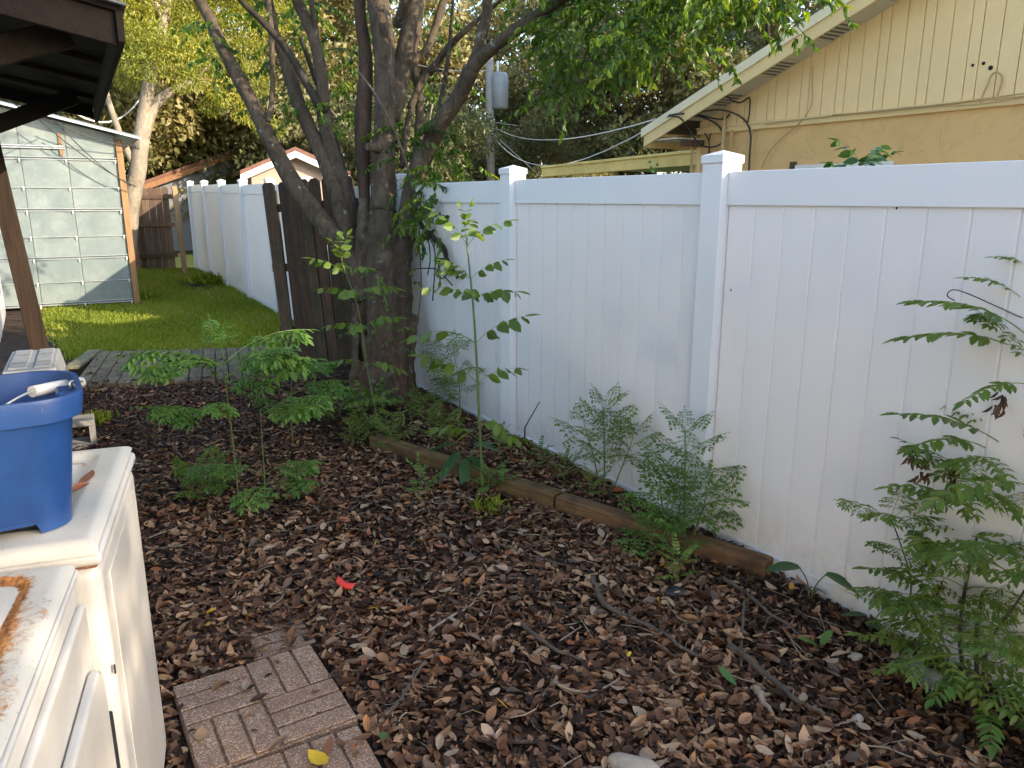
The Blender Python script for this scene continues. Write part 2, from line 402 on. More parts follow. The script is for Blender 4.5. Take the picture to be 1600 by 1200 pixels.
# corrugated greenhouse sheet: milky plastic you can half see through, dusty
q = NT('polycarbonate'); w = q.coord('Object', (1,1,1), rnd=True)
d = q.noise(w, 3.5, 9, 0.75); sp = q.noise(w, 70, 3, 0.6)
c = q.mix(q.ramp(d, [(0.45, (0,0,0)), (0.7, (0.7,)*3)]), (0.22, 0.265, 0.26), (0.36, 0.40, 0.39))
c = q.mix(q.ramp(sp, [(0.67, (0,0,0)), (0.72, (0.8,)*3)]), c, (0.42, 0.43, 0.41))
q.color(c); q.rough(0.22, 0.6); q.bump(q.noise(w, 1.5, 3), 0.15, 0.05)
tr = q.n('BsdfTransparent'); tr.inputs['Color'].default_value = (0.80, 0.90, 0.86, 1); mx = q.n('MixShader'); mx.inputs[0].default_value = 0.28
q.l(q.b.outputs[0], mx.inputs[1]); q.l(tr.outputs[0], mx.inputs[2]); q.l(mx.outputs[0], q.out.inputs['Surface']); M['polycarbonate'] = q.m
q = NT('clear_plastic'); q.color((0.55, 0.56, 0.57)); q.rough(0.15, 0.6); w = q.coord('Object', (1,1,1)); q.bump(q.noise(w, 25, 4), 0.8, 0.01)
tr = q.n('BsdfTransparent'); mx = q.n('MixShader'); mx.inputs[0].default_value = 0.5
q.l(q.b.outputs[0], mx.inputs[1]); q.l(tr.outputs[0], mx.inputs[2]); q.l(mx.outputs[0], q.out.inputs['Surface']); M['clear_plastic'] = q.m
# exposed-aggregate paver
q = NT('aggregate'); w = q.coord('Object', (1,1,1))
vo = q.n('TexVoronoi'); vo.inputs['Scale'].default_value = 210; q.l(w, vo.inputs['Vector'])
sep = q.n('SeparateColor'); q.l(vo.outputs['Color'], sep.inputs[0])
c = q.ramp(sep.outputs[0], [(0.0, (0.21, 0.115, 0.072)), (0.45, (0.40, 0.245, 0.165)), (0.75, (0.55, 0.39, 0.28)), (1.0, (0.75, 0.63, 0.52))])
c = q.mix(q.ramp(vo.outputs['Distance'], [(0.25, (0,0,0)), (0.65, (0.8,)*3)]), c, (0.21, 0.125, 0.082))
c = q.mix(q.ramp(q.noise(w, 6, 8, 0.7), [(0.42, (0,0,0)), (0.7, (0.55,)*3)]), c, (0.15, 0.10, 0.07))
q.color(c); q.rough(0.85, 0.3); q.bump(vo.outputs['Distance'], -0.5, 0.004); M['aggregate'] = q.m

# ground: mulch and soil under the leaves, turf under the grass
q = NT('ground'); w = q.coord('Object', (1,1,1))
soil = q.ramp(q.noise(w, 16, 10, 0.75), [(0.3, (0.022, 0.015, 0.011)), (0.55, (0.060, 0.041, 0.030)), (0.75, (0.125, 0.088, 0.06))])
turf = q.ramp(q.noise(w, 5, 10, 0.75), [(0.3, (0.035, 0.055, 0.014)), (0.6, (0.075, 0.105, 0.026)), (0.8, (0.14, 0.135, 0.05))])
a = q.attr('rnd'); mk = q.ramp(q.math('ADD', a, q.math('MULTIPLY', q.math('SUBTRACT', q.noise(w, 2.5, 6, 0.7), 0.5), 0.5)), [(0.42, (0,0,0)), (0.58, (1,1,1))])
q.color(q.mix(mk, soil, turf)); q.rough(0.95, 0.15); q.bump(q.noise(w, 40, 8, 0.75), 0.9, 0.02); M['ground'] = q.m

# ------------------------------------------------------------------ ground
T0, T1 = np.array([1.83, 4.83]), np.array([2.67, 2.10])       # retaining timber, far and near end
def gh(x, y):
    x = np.asarray(x, float); y = np.asarray(y, float)
    z = 0.013*np.clip(y-9, 0, 10)
    tx = T0[0] + (T1[0]-T0[0])*np.clip((T0[1]-y)/(T0[1]-T1[1]), -0.4, 1)
    behind = np.clip((x-tx-0.03)/0.05, 0, 1) * np.clip((y-2.0)/0.2, 0, 1) * np.clip((6.2-y)/1.2, 0, 1)
    z = z + 0.055*behind*np.clip((2.95-x)/0.4, 0, 1)
    z = z + 0.05*np.exp(-((x-2.3)**2+(y-5.9)**2)/0.5)
    z = z + 0.012*np.sin(2.1*x+1.3*y)*np.sin(1.7*y-0.9*x) * np.clip((9-y)/2, 0, 1) * np.clip((y-0)/1, 0, 1)
    return z
def lawn_mask(x, y):
    near = 9.35 - 0.36*(np.asarray(x) - 0.3)
    bare = np.exp(-((np.asarray(x)-2.5)/0.45)**2 - ((np.asarray(y)-15.6)/1.5)**2)
    return (1-0.9*bare) * np.clip((y-near)/0.5+0.5, 0, 1) * np.clip((x+0.05-np.clip(11.4-y, 0, 1.2)*0.12)/0.3+0.5, 0, 1)
gx = np.concatenate([[-400, -150, -60, -25, -12, -7], np.arange(-4, 8.01, 0.09), [10, 13, 18, 30, 60, 150, 400]])
gy = np.concatenate([[-400, -150, -60, -25, -12, -6], np.arange(-3, 20.01, 0.09), [22, 25, 30, 40, 60, 150, 400]])
GX, GY = np.meshgrid(gx, gy); n_, m_ = GX.shape
V = np.stack([GX.ravel(), GY.ravel(), gh(GX, GY).ravel()], 1)
idx = np.arange(n_*m_).reshape(n_, m_)
F = np.stack([idx[:-1,:-1].ravel(), idx[:-1,1:].ravel(), idx[1:,1:].ravel(), idx[1:,:-1].ravel()], 1)
am = lawn_mask(GX, GY); am = np.maximum(am, np.clip((-1.4-GX)/0.8, 0, 1)*np.clip((GY-7.5)/1.5, 0, 1)); am = np.maximum(am, ((GX > 3.05) | (GX < -4) | (GY < -3)).astype(float)*0.8)
o = link('ground', mesh_np('ground', V, [F], am.ravel(), True), M['ground']); tag(o, 'dark soil and turf of the side yard', kind='structure')

# ------------------------------------------------------------------ white vinyl fences
FX = 2.74
def plank_mesh(w, h, t=0.022):
    c = 0.006; b = MB()
    poly = [(-t/2+c, -w/2), (-t/2+c, -w/2-0.004), (t/2, -w/2-0.004), (t/2, w/2-0.002), (-t/2+c, w/2-0.002), (-t/2, w/2-0.002-c), (-t/2, -w/2+c)]
    b.prism(poly, 0, h, 2); return b.mesh('plank')
def post_meshes(h):
    p = MB().box((-0.0635, -0.0635, -0.3), (0.0635, 0.0635, h)).mesh('post')
    c = MB(); s = 0.070
    c.box((-s, -s, h-0.008), (s, s, h+0.028))
    c.add([(-s,-s,h+0.028),(s,-s,h+0.028),(s,s,h+0.028),(-s,s,h+0.028),(0,0,h+0.052)], [(0,1,4),(1,2,4),(2,3,4),(3,0,4)])
    return p, c.mesh('post_cap')
def vinyl_fence(root, n_panels, span, zbase, h_top, n_planks=11):
    """root at the near end; runs along local +Y"""
    pm, cm = post_meshes(h_top + 0.045); wv = M['vinyl']
    clear = span-0.127; pw = clear/n_planks; plm = plank_mesh(pw, h_top-0.15-0.09)
    tr = MB().box((-0.024, -clear/2, h_top-0.15), (0.024, clear/2, h_top)).mesh('top_rail')
    br = MB().box((-0.024, -clear/2, -0.06), (0.024, clear/2, 0.09)).mesh('bottom_rail')
    for k in range(n_panels+1):
        z = zbase(k)
        p = link('post', pm, wv, root, 0.004, 2, loc=(0, k*span, z)); link('post_cap', cm, wv, p, 0.003, 1)
        if k == n_panels: break
        z2 = (z + zbase(k+1))/2; yc = (k+0.5)*span
        link('top_rail', tr, wv, root, 0.004, 2, loc=(0, yc, z2)); link('bottom_rail', br, wv, root, 0.004, 2, loc=(0, yc, z2))
        for j in range(n_planks):
            link('plank', plm, M['vinyl_board'], root, loc=(0.0, yc-clear/2+(j+0.5)*pw, z2+0.09))
f1 = empty('vinyl_fence', (FX, -1.09, 0), 0, 'long white vinyl privacy fence on the right behind the weeds and the tree', 'fence')
vinyl_fence(f1, 5, 1.85, lambda k: 0.0, 1.82)
f2 = empty('vinyl_fence', (2.90, 9.6, 0), R(-0.9), 'distant white vinyl fence along the lawn, past the dark wood panel', 'fence')
vinyl_fence(f2, 5, 1.83, lambda k: 0.02 + 0.024*k, 1.86)
# nail marks on the near fence
for (u, v) in ((1401, 325), (1142, 453), (1089, 607)):
    p = at_x(u, v, FX-0.0115); d = MB(); d.add([(0,-.004,-.006),(0,.004,-.004),(0,.003,.007),(0,-.003,.005),(-.003,0,0)], [(0,1,4),(1,2,4),(2,3,4),(3,0,4)])
    d.build('nail_hole', M['hole'], f1, loc=Vector(p) - f1.location)

# ------------------------------------------------------------------ wood panel behind the tree, far wood fence, stake
def dogear(w, h, t=0.018):
    c = 0.03; b = MB(); b.prism([(-w/2, 0), (w/2, 0), (w/2, h-c), (w/2-c, h), (-w/2+c, h), (-w/2, h-c)], -t/2, t/2, 1); return b.mesh('picket')
pa = np.array([2.06, 8.05]); pd = np.array([0.555, -0.83]); pd /= np.linalg.norm(pd)
wp = empty('wooden_fence', (pa[0], pa[1], 0), math.atan2(pd[1], pd[0]), 'dark weathered dog-eared wood panel leaning behind the multi-stemmed tree', 'fence panel')
wp.rotation_euler[1] = R(-3.5)
xx = 0.05
for k in range(8):
    w_ = 0.125 if k else 0.15
    link('picket', dogear(w_, 1.86 + random.uniform(-0.015, 0.015)), M['wood_panel'], wp, loc=(xx + w_/2, random.uniform(-0.006, 0.006), 0.0), rot=(0, R(random.uniform(-0.5, 0.5)) + (R(-1.0) if k == 0 else 0), 0))
    xx += w_ + (0.03 if k == 0 else 0.006)
for z in (0.35, 1.0, 1.6): MB().box((0.0, 0.015, z-0.04), (xx, 0.05, z+0.04)).build('rail', M['wood_panel'], wp, 0.003)
MB().box((0.0, 0.052, 0), (0.085, 0.13, 1.78)).build('post', M['wood_panel'], wp, 0.003)
g0 = at_y(212, 405, 19.4); g1 = at_y(283, 405, 19.4)
wf = empty('wood_fence', (g0[0]-1.2, 19.4, 0.12), 0, 'brown dog-eared wood fence at the far end of the lawn', 'fence')
L = g1[0]-g0[0]+1.2; nk = int(L/0.145)
for k in range(nk): link('picket', dogear(0.138, 1.82 + random.uniform(-0.02, 0.02)), M['wood_far'], wf, loc=((k+0.5)*0.145, random.uniform(-0.004, 0.004), 0))
for z in (0.3, 1.0, 1.62): MB().box((0, -0.05, z-0.045), (L, -0.012, z+0.045)).build('rail', M['wood_far'], wf, 0.004)
MB().box((1.18, -0.145, -0.1), (1.27, -0.055, 1.85)).build('post', M['wood_orange'], wf, 0.004)
MB().box((L-1.15, -0.145, 0.05), (L-1.06, -0.055, 0.95)).build('post', M['wood_far'], wf, 0.004)
b0 = at_y(290, 432, 17.6); b1 = at_y(272, 291, 17.6)
st = MB(); st.beam(b0 - np.array([0,0,0.1]), b1, 0.1, 0.1, (0,1,0)); o = st.build('fence_stake', M['wood_stake'], None, 0.004)
tag(o, 'lone leaning timber post standing in the lawn before the far wood fence', 'post')

# ------------------------------------------------------------------ neighbour's yellow house
HX, HF, SL = 6.40, 6.00, 0.357                     # wall plane, rake fascia plane, roof slope
hs = empty('house', (HX, 6.45, 0), 0, 'yellow gabled house with vertical siding over stucco behind the white fence', 'house')
def hp(b, name, mat, bevel=0.0, seg=1, parent=hs):
    me = b.mesh(name)
    for v_ in me.vertices: v_.co -= hs.location
    return link(name, me, mat, parent, bevel, seg)
YE, YR = 6.93, 2.3                                  # eave tip, ridge
zb = lambda y: 2.27 + SL*(YE - y) if y > YR else 2.27 + SL*(YE-YR) - SL*(YR-y)     # lower edge of the rake fascia
YT = 2*YR - YE                                      # far eave tip
ys0, ys1 = YT + 0.48, 6.45
hp(MB().box((HX, ys0, -0.1), (HX+9, ys1, 2.40)), 'wall', M['stucco'])
n_b = 60; bw = 0.148
yy = ys1
k = 0
while yy > ys0 + 0.15:
    w_ = bw*(0.62 if k % 3 == 1 else 1.0); y0, y1 = yy-w_+0.007, yy; k += 1
    b = MB(); b.prism([(y0, 2.44), (y1, 2.44), (y1, zb(y1)+0.075), (y0, zb(y0)+0.075)], HX-0.016, HX+0.02, 0)
    hp(b, 'siding_board', M['siding_yellow'], 0.003); yy -= w_
hp(MB().prism([(ys1, 2.40), (ys1, zb(ys1)+0.07), (YR, zb(YR)+0.07), (ys0, zb(ys0)+0.07), (ys0, 2.40)], HX, HX+0.1, 0), 'gable_backing', M['hole'])
hp(MB().box((HX-0.035, ys0, 2.385), (HX, ys1+0.02, 2.44)), 'band_board', M['trim_yellow'], 0.004)
hp(MB().box((HX-0.05, ys0, 2.437), (HX-0.017, ys1+0.02, 2.455)), 'drip_strip', M['trim_yellow'], 0.003)
for sgn in (0, 1):
    ya, yb = (YE, YR) if sgn == 0 else (YR, YT)
    hp(MB().prism([(ya, zb(ya)), (yb, zb(yb)), (yb, zb(yb)+0.13), (ya, zb(ya)+0.13)], HF, HF+0.025, 0), 'fascia', M['trim_yellow'], 0.003)
    hp(MB().prism([(ya+0.03*(1-sgn), zb(ya)+0.105), (yb, zb(yb)+0.115), (yb, zb(yb)+0.205), (ya+0.03*(1-sgn), zb(ya)+0.195)], HF-0.022, HF-0.001, 0), 'drip_edge', M['fascia_cream'], 0.003)
    hp(MB().prism([(ya+0.06*(1-sgn), zb(ya)+0.155), (yb, zb(yb)+0.175), (yb, zb(yb)+0.235), (ya+0.06*(1-sgn), zb(ya)+0.215)], HF+0.026, HX+9.4, 0), 'roof', M['shingle'])
# sloping soffit, alternating plain and vented pans
y = 6.40; k = 0
while y > YR+0.3:
    y2 = y-0.31; b = MB(); f_ = lambda t: zb(t)+0.062
    b.prism([(y-0.008, f_(y-0.008)), (y2+0.008, f_(y2+0.008)), (y2+0.008, f_(y2+0.008)+0.02), (y-0.008, f_(y-0.008)+0.02)], HF+0.03, HX-0.018, 0)
    pan = hp(b, 'soffit_panel', M['soffit'], 0.002)
    if k % 2 == 1:
        for r_ in range(5):
            ym = y-0.05-r_*0.05; v_ = MB(); v_.prism([(ym, f_(ym)-0.004), (ym-0.022, f_(ym-0.022)-0.004), (ym-0.022, f_(ym-0.022)+0.004), (ym, f_(ym)+0.004)], HF+0.07, HX-0.06, 0)
            hp(v_, 'vent_slot', M['plastic_grey_dark'], parent=pan); v2 = COL.objects[-1]
    y = y2; k += 1
# boxed eave at the low corner
hp(MB().box((HF+0.03, 6.42, 2.33), (HX+9, 6.92, 2.345)), 'eave_soffit', M['soffit'])
for x in np.arange(HF+0.14, HX+2.0, 0.11): hp(MB().box((x, 6.44, 2.322), (x+0.012, 6.90, 2.329)), 'soffit_rib', M['soffit'])
hp(MB().box((HF+0.03, 6.90, 2.26), (HX+9.2, 6.925, 2.42)), 'eave_fascia', M['trim_yellow'])
hp(MB().box((HF+0.06, 6.36, 2.255), (HX-0.02, 6.40, 2.325)), 'return_board', M['wood_far'])
# corner board, conduits, window, holes, wires
hp(MB().box((HX-0.03, 6.41, 0), (HX-0.002, 6.47, 2.33)), 'corner_board', M['trim_yellow'], 0.003)
def on_wall(u, v, off=0.0): return at_x(u, v, HX-0.02-off)
def cable(name, pts, r, mat):
    b = MB(); b.tube(spline(pts, 6), r, 6); hp(b, name, M[mat])
c0 = on_wall(1133, 165, 0.05); cable('conduit', [(c0[0], c0[1], 1.2), (c0[0], c0[1], 2.0), (c0[0], c0[1], 2.60)], 0.022, 'cable_tan')
c0 = on_wall(1143, 210, 0.03); cable('conduit', [(c0[0], c0[1], 1.2), (c0[0], c0[1], 2.0), (c0[0], c0[1], 2.40)], 0.014, 'cable_tan')
c0 = on_wall(1082, 225, 0.05); cable('conduit', [(c0[0], c0[1], 1.2), (c0[0], c0[1], 2.0), (c0[0], c0[1], 2.33)], 0.018, 'cable_tan')
fa = lambda u, v: at_x(u, v, HF-0.05)
cable('service_cable', [fa(1045,180), fa(1060,178), at_x(1085,178,6.1), at_x(1120,186,6.25), on_wall(1135,184,.03), on_wall(1140,178,.03)], 0.009, 'cable_black')
cable('service_cable', [fa(1045,181), fa(1062,184), at_x(1075,200,6.1), at_x(1090,222,6.2), on_wall(1107,230,.05), on_wall(1124,226,.05), on_wall(1130,214,.05), on_wall(1122,196,.05), at_x(1100,184,6.2), at_x(1080,181,6.05)], 0.009, 'cable_black')
cable('service_cable', [at_x(1085,178,6.05), at_x(1105,173,6.1), at_x(1130,172,6.2), on_wall(1155,181,.04), on_wall(1168,194,.03), on_wall(1173,214,.03), on_wall(1171,245,.03), on_wall(1170,275,.03)], 0.009, 'cable_black')
cable('service_cable', [at_x(1085,180,6.05), at_x(1112,163,6.08), at_x(1133,150,6.1), at_x(1145,158,6.2), on_wall(1158,160,.04), on_wall(1171,153,.03), on_wall(1171,175,.03), on_wall(1168,192,.02)], 0.008, 'cable_black')
cable('service_cable', [on_wall(1101,208,.02), on_wall(1107,218,.02), on_wall(1108,232,.02), on_wall(1105,248,.02)], 0.007, 'cable_black')
cable('service_cable', [on_wall(1111,208,.02), on_wall(1108,220,.02), on_wall(1109,240,.02)], 0.007, 'cable_black')
cable('wall_cable', [on_wall(1184,198,.01), on_wall(1177,206,.01), on_wall(1174,222,.01), on_wall(1173,250,.01), on_wall(1173,275,.01)], 0.005, 'cable_tan')
cable('wall_cable', [on_wall(1270,103,.01), on_wall(1269,125,.02), on_wall(1269,158,.02), on_wall(1262,176,.02), on_wall(1248,193,.02), on_wall(1225,213,.01), on_wall(1203,236,.01), on_wall(1190,262,.01)], 0.005, 'cable_tan')
cable('wall_cable', [on_wall(1196,195,.035), on_wall(1300,181,.035), on_wall(1400,170,.035), on_wall(1480,162,.035), on_wall(1600,146,.035), on_wall(1700,134,.035)], 0.004, 'cable_tan')
cable('wall_cable', [on_wall(1300,180,.04), on_wall(1400,172,.04), on_wall(1470,166,.045), on_wall(1530,163,.045), on_wall(1600,152,.04)], 0.005, 'cable_tan')
cable('wall_cable', [on_wall(1533,160,.02), on_wall(1536,148,.03), on_wall(1543,133,.04), on_wall(1549,118,.04), on_wall(1558,113,.05), on_wall(1566,120,.05), on_wall(1564,133,.03), on_wall(1558,150,.02)], 0.007, 'cable_tan')
for (u, v, r) in ((1520, 102, .012), (1537, 99, .014), (1548, 106, .018)):
    p = on_wall(u, v, -0.003); b = MB(); b.tube([p, p + np.array([-0.004, 0, 0])], r, 8); hp(b, 'screw_hole', M['hole'])
wa, wb = on_wall(1243, 256), on_wall(1395, 256)
hp(MB().box((HX-0.03, wb[1], 0.9), (HX-0.001, wa[1], wa[2]-0.012)), 'window_frame', M['house_white'], 0.004)
hp(MB().box((HX-0.034, wb[1]+0.06, 0.96), (HX-0.0305, wa[1]-0.06, wa[2]-0.05)), 'window_pane', M['glass_dark'])
hp(MB().box((HX-0.02, wa[1], 0.9), (HX-0.001, wa[1]+0.07, wa[2]+0.02)), 'window_reveal', M['wood_far'])
# flat-roofed porch behind the house corner
pr = empty('porch', (7.2, 9.0, 0), 0, 'low mossy yellow flat-roofed porch beyond the yellow house corner', 'porch')
A, B_ = at_x(848, 263, 7.9), at_x(1092, 238, 7.15)
zt = 2.20
for nm, dz0, dz1, off, mt in (('fascia', -0.15, 0.0, 0.0, 'porch_yellow'), ('drip_edge', -0.002, 0.035, -0.03, 'porch_yellow')):
    b = MB(); b.beam((A[0]+off-7.2, A[1]-9.0, A[2]+(dz0+dz1)/2), (B_[0]+off-7.2, B_[1]-9.0, B_[2]+(dz0+dz1)/2), 0.04, dz1-dz0); b.build(nm, M[mt], pr, 0.004)
b = MB(); b.add([(A[0]-7.2, A[1]-9, A[2]-0.02), (B_[0]-7.2, B_[1]-9, B_[2]-0.02), (B_[0]+3-7.2, B_[1]-9, B_[2]-0.02), (A[0]+3-7.2, A[1]-9, A[2]-0.02)], [(0,1,2,3)]); b.build('roof', M['soffit'], pr)
for t in (0.04, 0.5, 0.95):
    p = A*(1-t)+B_*t; MB().box((p[0]+0.1-7.2, p[1]-9-0.05, 0), (p[0]+0.2-7.2, p[1]-9+0.05, p[2]-0.1)).build('post', M['porch_yellow'], pr)

# ------------------------------------------------------------------ own house: the sunlit wall behind the appliances
oh = empty('house', (-0.80, -3.0, 0), -R(2.5), 'cream rendered house wall behind the washing machine and dryer, just out of the picture', 'house')
MB().box((-6.0, -6.0, -0.1), (0.0, 6.6, 2.62)).build('wall', M['render_cream'], oh)
MB().prism([(0.45, 2.50), (0.45, 2.56), (-3.0, 3.75), (-6.6, 2.56), (-6.6, 2.50)], -6.4, 6.8, 1).build('roof', M['shingle'], oh)
MB().box((0.452, -6.4, 2.46), (0.475, 6.8, 2.60)).build('fascia', M['house_white'], oh)

# ------------------------------------------------------------------ greenhouse shed of plastic sheet
SY = 13.5
sh = empty('greenhouse', (0, SY, 0.02), R(-1.2), 'translucent plastic sheeted greenhouse shed with corrugated roof at the left of the lawn', 'greenhouse')
rows = [0.10, 0.44, 0.79, 1.12, 1.50, 1.84, 2.24]
cols = [-2.2, -1.15, -0.07, 0.52, 1.17]
roof_z = lambda x: 2.60 + 0.235*(1.45-x) if x > -1.2 else 2.60 + 0.235*2.65 - 0.30*(-1.2-x)
def sheet(x0, x1, z0, z1, top=None):
    n = 7; V_, F_ = [], []
    xs = np.linspace(x0, x1, n); ph = random.uniform(0, 6)
    for i, x in enumerate(xs):
        zt_ = z1 if top is None else top(x)
        V_ += [(x, 0.006*math.sin(ph+i*1.3), z0), (x, -0.012+0.008*math.sin(ph*2+i), zt_)]
    F_ = [(2*i, 2*i+2, 2*i+3, 2*i+1) for i in range(n-1)]
    nb = len(V_); V_ += [(a_, b_+0.006, c_) for a_, b_, c_ in V_]; F_ += [tuple(nb+j for j in f)[::-1] for f in F_]
    return MB().add(V_, F_, True)
for i in range(len(rows)):
    for j in range(len(cols)-1):
        z1 = rows[i+1] if i+1 < len(rows) else None
        top = None if z1 else (lambda x: roof_z(x)-0.05)
        sheet(cols[j]+0.004, cols[j+1]-0.004, rows[i]+0.004, (z1 or 0)-0.006, top).build('sheet', M['polycarbonate'], sh, loc=(0, -0.004*((i+j) % 2), 0))
for i, z in enumerate(rows):
    dbl = i in (0, 2, 4, 6)
    for dz in ((0.0, 0.035) if dbl else (0.0,)):
        b = MB(); b.box((-2.2, -0.033, z+dz-0.006), (1.175, -0.017, z+dz+0.006)); b.build('batten', M['metal_galv'], sh, 0.003)
    for j in range(1, len(cols)):
        MB().box((cols[j]-0.03, -0.045, z-0.04), (cols[j]-0.015, -0.036, z+0.012)).build('clip', M['steel_white'], sh)
for z in (2.40, 2.43):
    MB().box((-2.2, -0.040, z-0.01), (0.50, -0.020, z+0.01)).build('batten', M['metal_galv'], sh, 0.003)
for j, x in enumerate(cols[1:-1]): MB().box((x-0.02, 0.012, 0), (x+0.02, 0.06, roof_z(x)-0.05)).build('stud', M['wood_orange'], sh)
MB().box((0.43, -0.03, 2.28), (0.47, -0.012, 2.62)).build('stud', M['wood_orange'], sh)
MB().box((1.175, -0.05, -0.1), (1.265, 0.04, 2.56)).build('corner_post', M['wood_orange'], sh, 0.004)
MB().box((-2.25, -0.05, -0.1), (-2.16, 0.04, roof_z(-2.2)-0.05)).build('corner_post', M['wood_orange'], sh, 0.004)
for x in (-1.1, -0.3, 0.36, 1.02): MB().box((x, 0.0, -0.1), (x+0.11, 0.12, 0.08)).build('footing', M['concrete'], sh, 0.006)
MB().box((-2.2, 0.30, -0.05), (1.2, 0.32, 0.10)).build('gap_dark_strip', M['hole'], sh)  # near-black strip standing in for the shade in the gap under the sheets
b = MB(); b.add([(1.2, 0.04, 0.1), (1.2, 3.2, 0.1), (1.2, 3.2, 2.5), (1.2, 0.04, 2.5), (1.206, 0.04, 0.1), (1.206, 3.2, 0.1), (1.206, 3.2, 2.5), (1.206, 0.04, 2.5)], [(0,1,2,3),(7,6,5,4)]); b.build('side_sheet', M['polycarbonate'], sh)
MB().box((-2.2, 3.2, 0), (1.25, 3.25, 2.5)).build('back_wall', M['wood_far'], sh)
for x in (-1.6, -0.6, 0.5): MB().box((x, 1.2, 0), (x+0.7, 1.8, random.uniform(0.6, 1.1))).build('shelf', M['wood_deck'], sh)
# corrugated roof, running away from us; overhang at the front
xs = np.linspace(1.52, -1.2, 110); zc = np.array([roof_z(x) for x in xs])
cor = 0.016*np.sin(xs*2*math.pi/0.08)
V_, F_ = [], []
for x, z, c_ in zip(xs, zc, cor): V_ += [(x, -0.30, z-0.0+c_*0.0+0.016*0), (x, 3.5, z)]
yv = np.linspace(-0.30, 3.5, 60)
V_ = []
for y_ in yv:
    for x, z in ((1.52, roof_z(1.52)), (-1.2, roof_z(-1.2))): V_.append((x, y_, z + 0.014*math.sin(y_*2*math.pi/0.13)))
F_ = [(2*i, 2*i+1, 2*i+3, 2*i+2) for i in range(59)]
nb = len(V_); V_ += [(a_, b_, c_-0.004) for a_, b_, c_ in V_]; F_ += [tuple(nb+j for j in f)[::-1] for f in F_] + [(0, 1, nb+1, nb)]
MB().add(V_, F_).build('roof_sheet', M['metal_galv'], sh)
V_ = [(-1.2, y_, roof_z(-1.2) + 0.014*math.sin(y_*2*math.pi/0.13)) if s == 0 else (-2.5, y_, roof_z(-2.5)) for y_ in yv for s in (0, 1)]
nb = len(V_); F_ = [(2*i, 2*i+1, 2*i+3, 2*i+2) for i in range(59)]; V_ += [(a_, b_, c_-0.004) for a_, b_, c_ in V_]; F_ += [tuple(nb+j for j in f)[::-1] for f in F_]
MB().add(V_, F_).build('roof_sheet', M['metal_galv'], sh)
MB().beam((1.52, -0.30, roof_z(1.52)-0.03), (-1.2, -0.30, roof_z(-1.2)-0.03), 0.02, 0.022).build('roof_edge', M['metal_galv'], sh)
# low white wall beside the greenhouse
wl = MB().box((-0.60, 10.9, -0.1), (-0.54, 13.35, 0.78)); o = wl.build('garden_wall', M['vinyl'], None, 0.005); tag(o, 'low white wall at the far left edge before the greenhouse', 'wall')

# ------------------------------------------------------------------ timber lean-to at upper left, coloured dark for shade
lt = empty('lean_to', (0, 0, 0), 0, 'timber lean-to roof and post coloured dark for shade at the upper left corner', 'shelter')
E0, E1 = np.array([0.425, 4.0, 2.50]), np.array([0.585, 8.2, 2.50])
SLP = np.array([-1, 0, 0.19])
def rb(y0, y1, dz0, dz1, mat, name, back=1.6, bev=0.003, x_in=0.0):
    t0, t1 = (y0-4)/4.2, (y1-4)/4.2; a_, b_ = E0+(E1-E0)*t0, E0+(E1-E0)*t1
    P_ = []
    for dz in (dz0, dz1):
        for q_, s in ((a_, x_in), (b_, x_in), (b_, back), (a_, back)): P_.append(q_ + SLP*s + np.array([0, 0, dz]))
    MB().add(P_, [(3,2,1,0),(4,5,6,7),(0,1,5,4),(1,2,6,5),(2,3,7,6),(3,0,4,7)]).build(name, M[mat], lt, bev)
ys_ = [4.0, 4.6, 5.2, 5.8, 6.4, 7.0, 7.6, 8.2]
for a_, b_ in zip(ys_[:-1], ys_[1:]): rb(a_+0.004, b_-0.004, 0.0, 0.02, 'wood_shelter_shaded', 'roof_board')
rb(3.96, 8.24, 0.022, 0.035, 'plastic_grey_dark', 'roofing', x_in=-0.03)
rb(4.03, 4.07, -0.14, -0.002, 'wood_shelter_shaded', 'rafter', x_in=0.02)
for y_ in (5.4, 6.3, 7.3): rb(y_, y_+0.035, -0.03, -0.002, 'wood_post_shaded', 'batten', x_in=0.03)
rb(8.12, 8.16, -0.10, -0.002, 'wood_shelter_shaded', 'rafter', x_in=0.02)
b = MB(); b.beam(E0+np.array([0.0, 0, -0.06]), E1+np.array([0.0, 0, -0.06]), 0.03, 0.13); b.build('fascia', M['wood_shelter_shaded'], lt, 0.003)
def br(a_, b_, w, t, name, mat='wood_shelter_shaded'): MB().beam(a_, b_, w, t, (0, 1, 0)).build(name, M[mat], lt, 0.004)
br(at_y(62, 545, 7.4), at_y(-8, 255, 7.4), 0.135, 0.09, 'post', 'wood_post_shaded'); 
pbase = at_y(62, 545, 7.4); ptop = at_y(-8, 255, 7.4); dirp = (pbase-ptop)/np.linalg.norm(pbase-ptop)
br(pbase, pbase + dirp*(pbase[2]/-dirp[2]), 0.1349, 0.0899, 'post', 'wood_post_shaded')
br(ptop, ptop - dirp*0.62, 0.1349, 0.0899, 'post', 'wood_post_shaded')
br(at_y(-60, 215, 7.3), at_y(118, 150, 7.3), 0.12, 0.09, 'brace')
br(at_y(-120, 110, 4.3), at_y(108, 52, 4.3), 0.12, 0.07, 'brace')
br((-1.0, 4.3, 0), (-1.0, 4.3, 2.7), 0.12, 0.12, 'post')

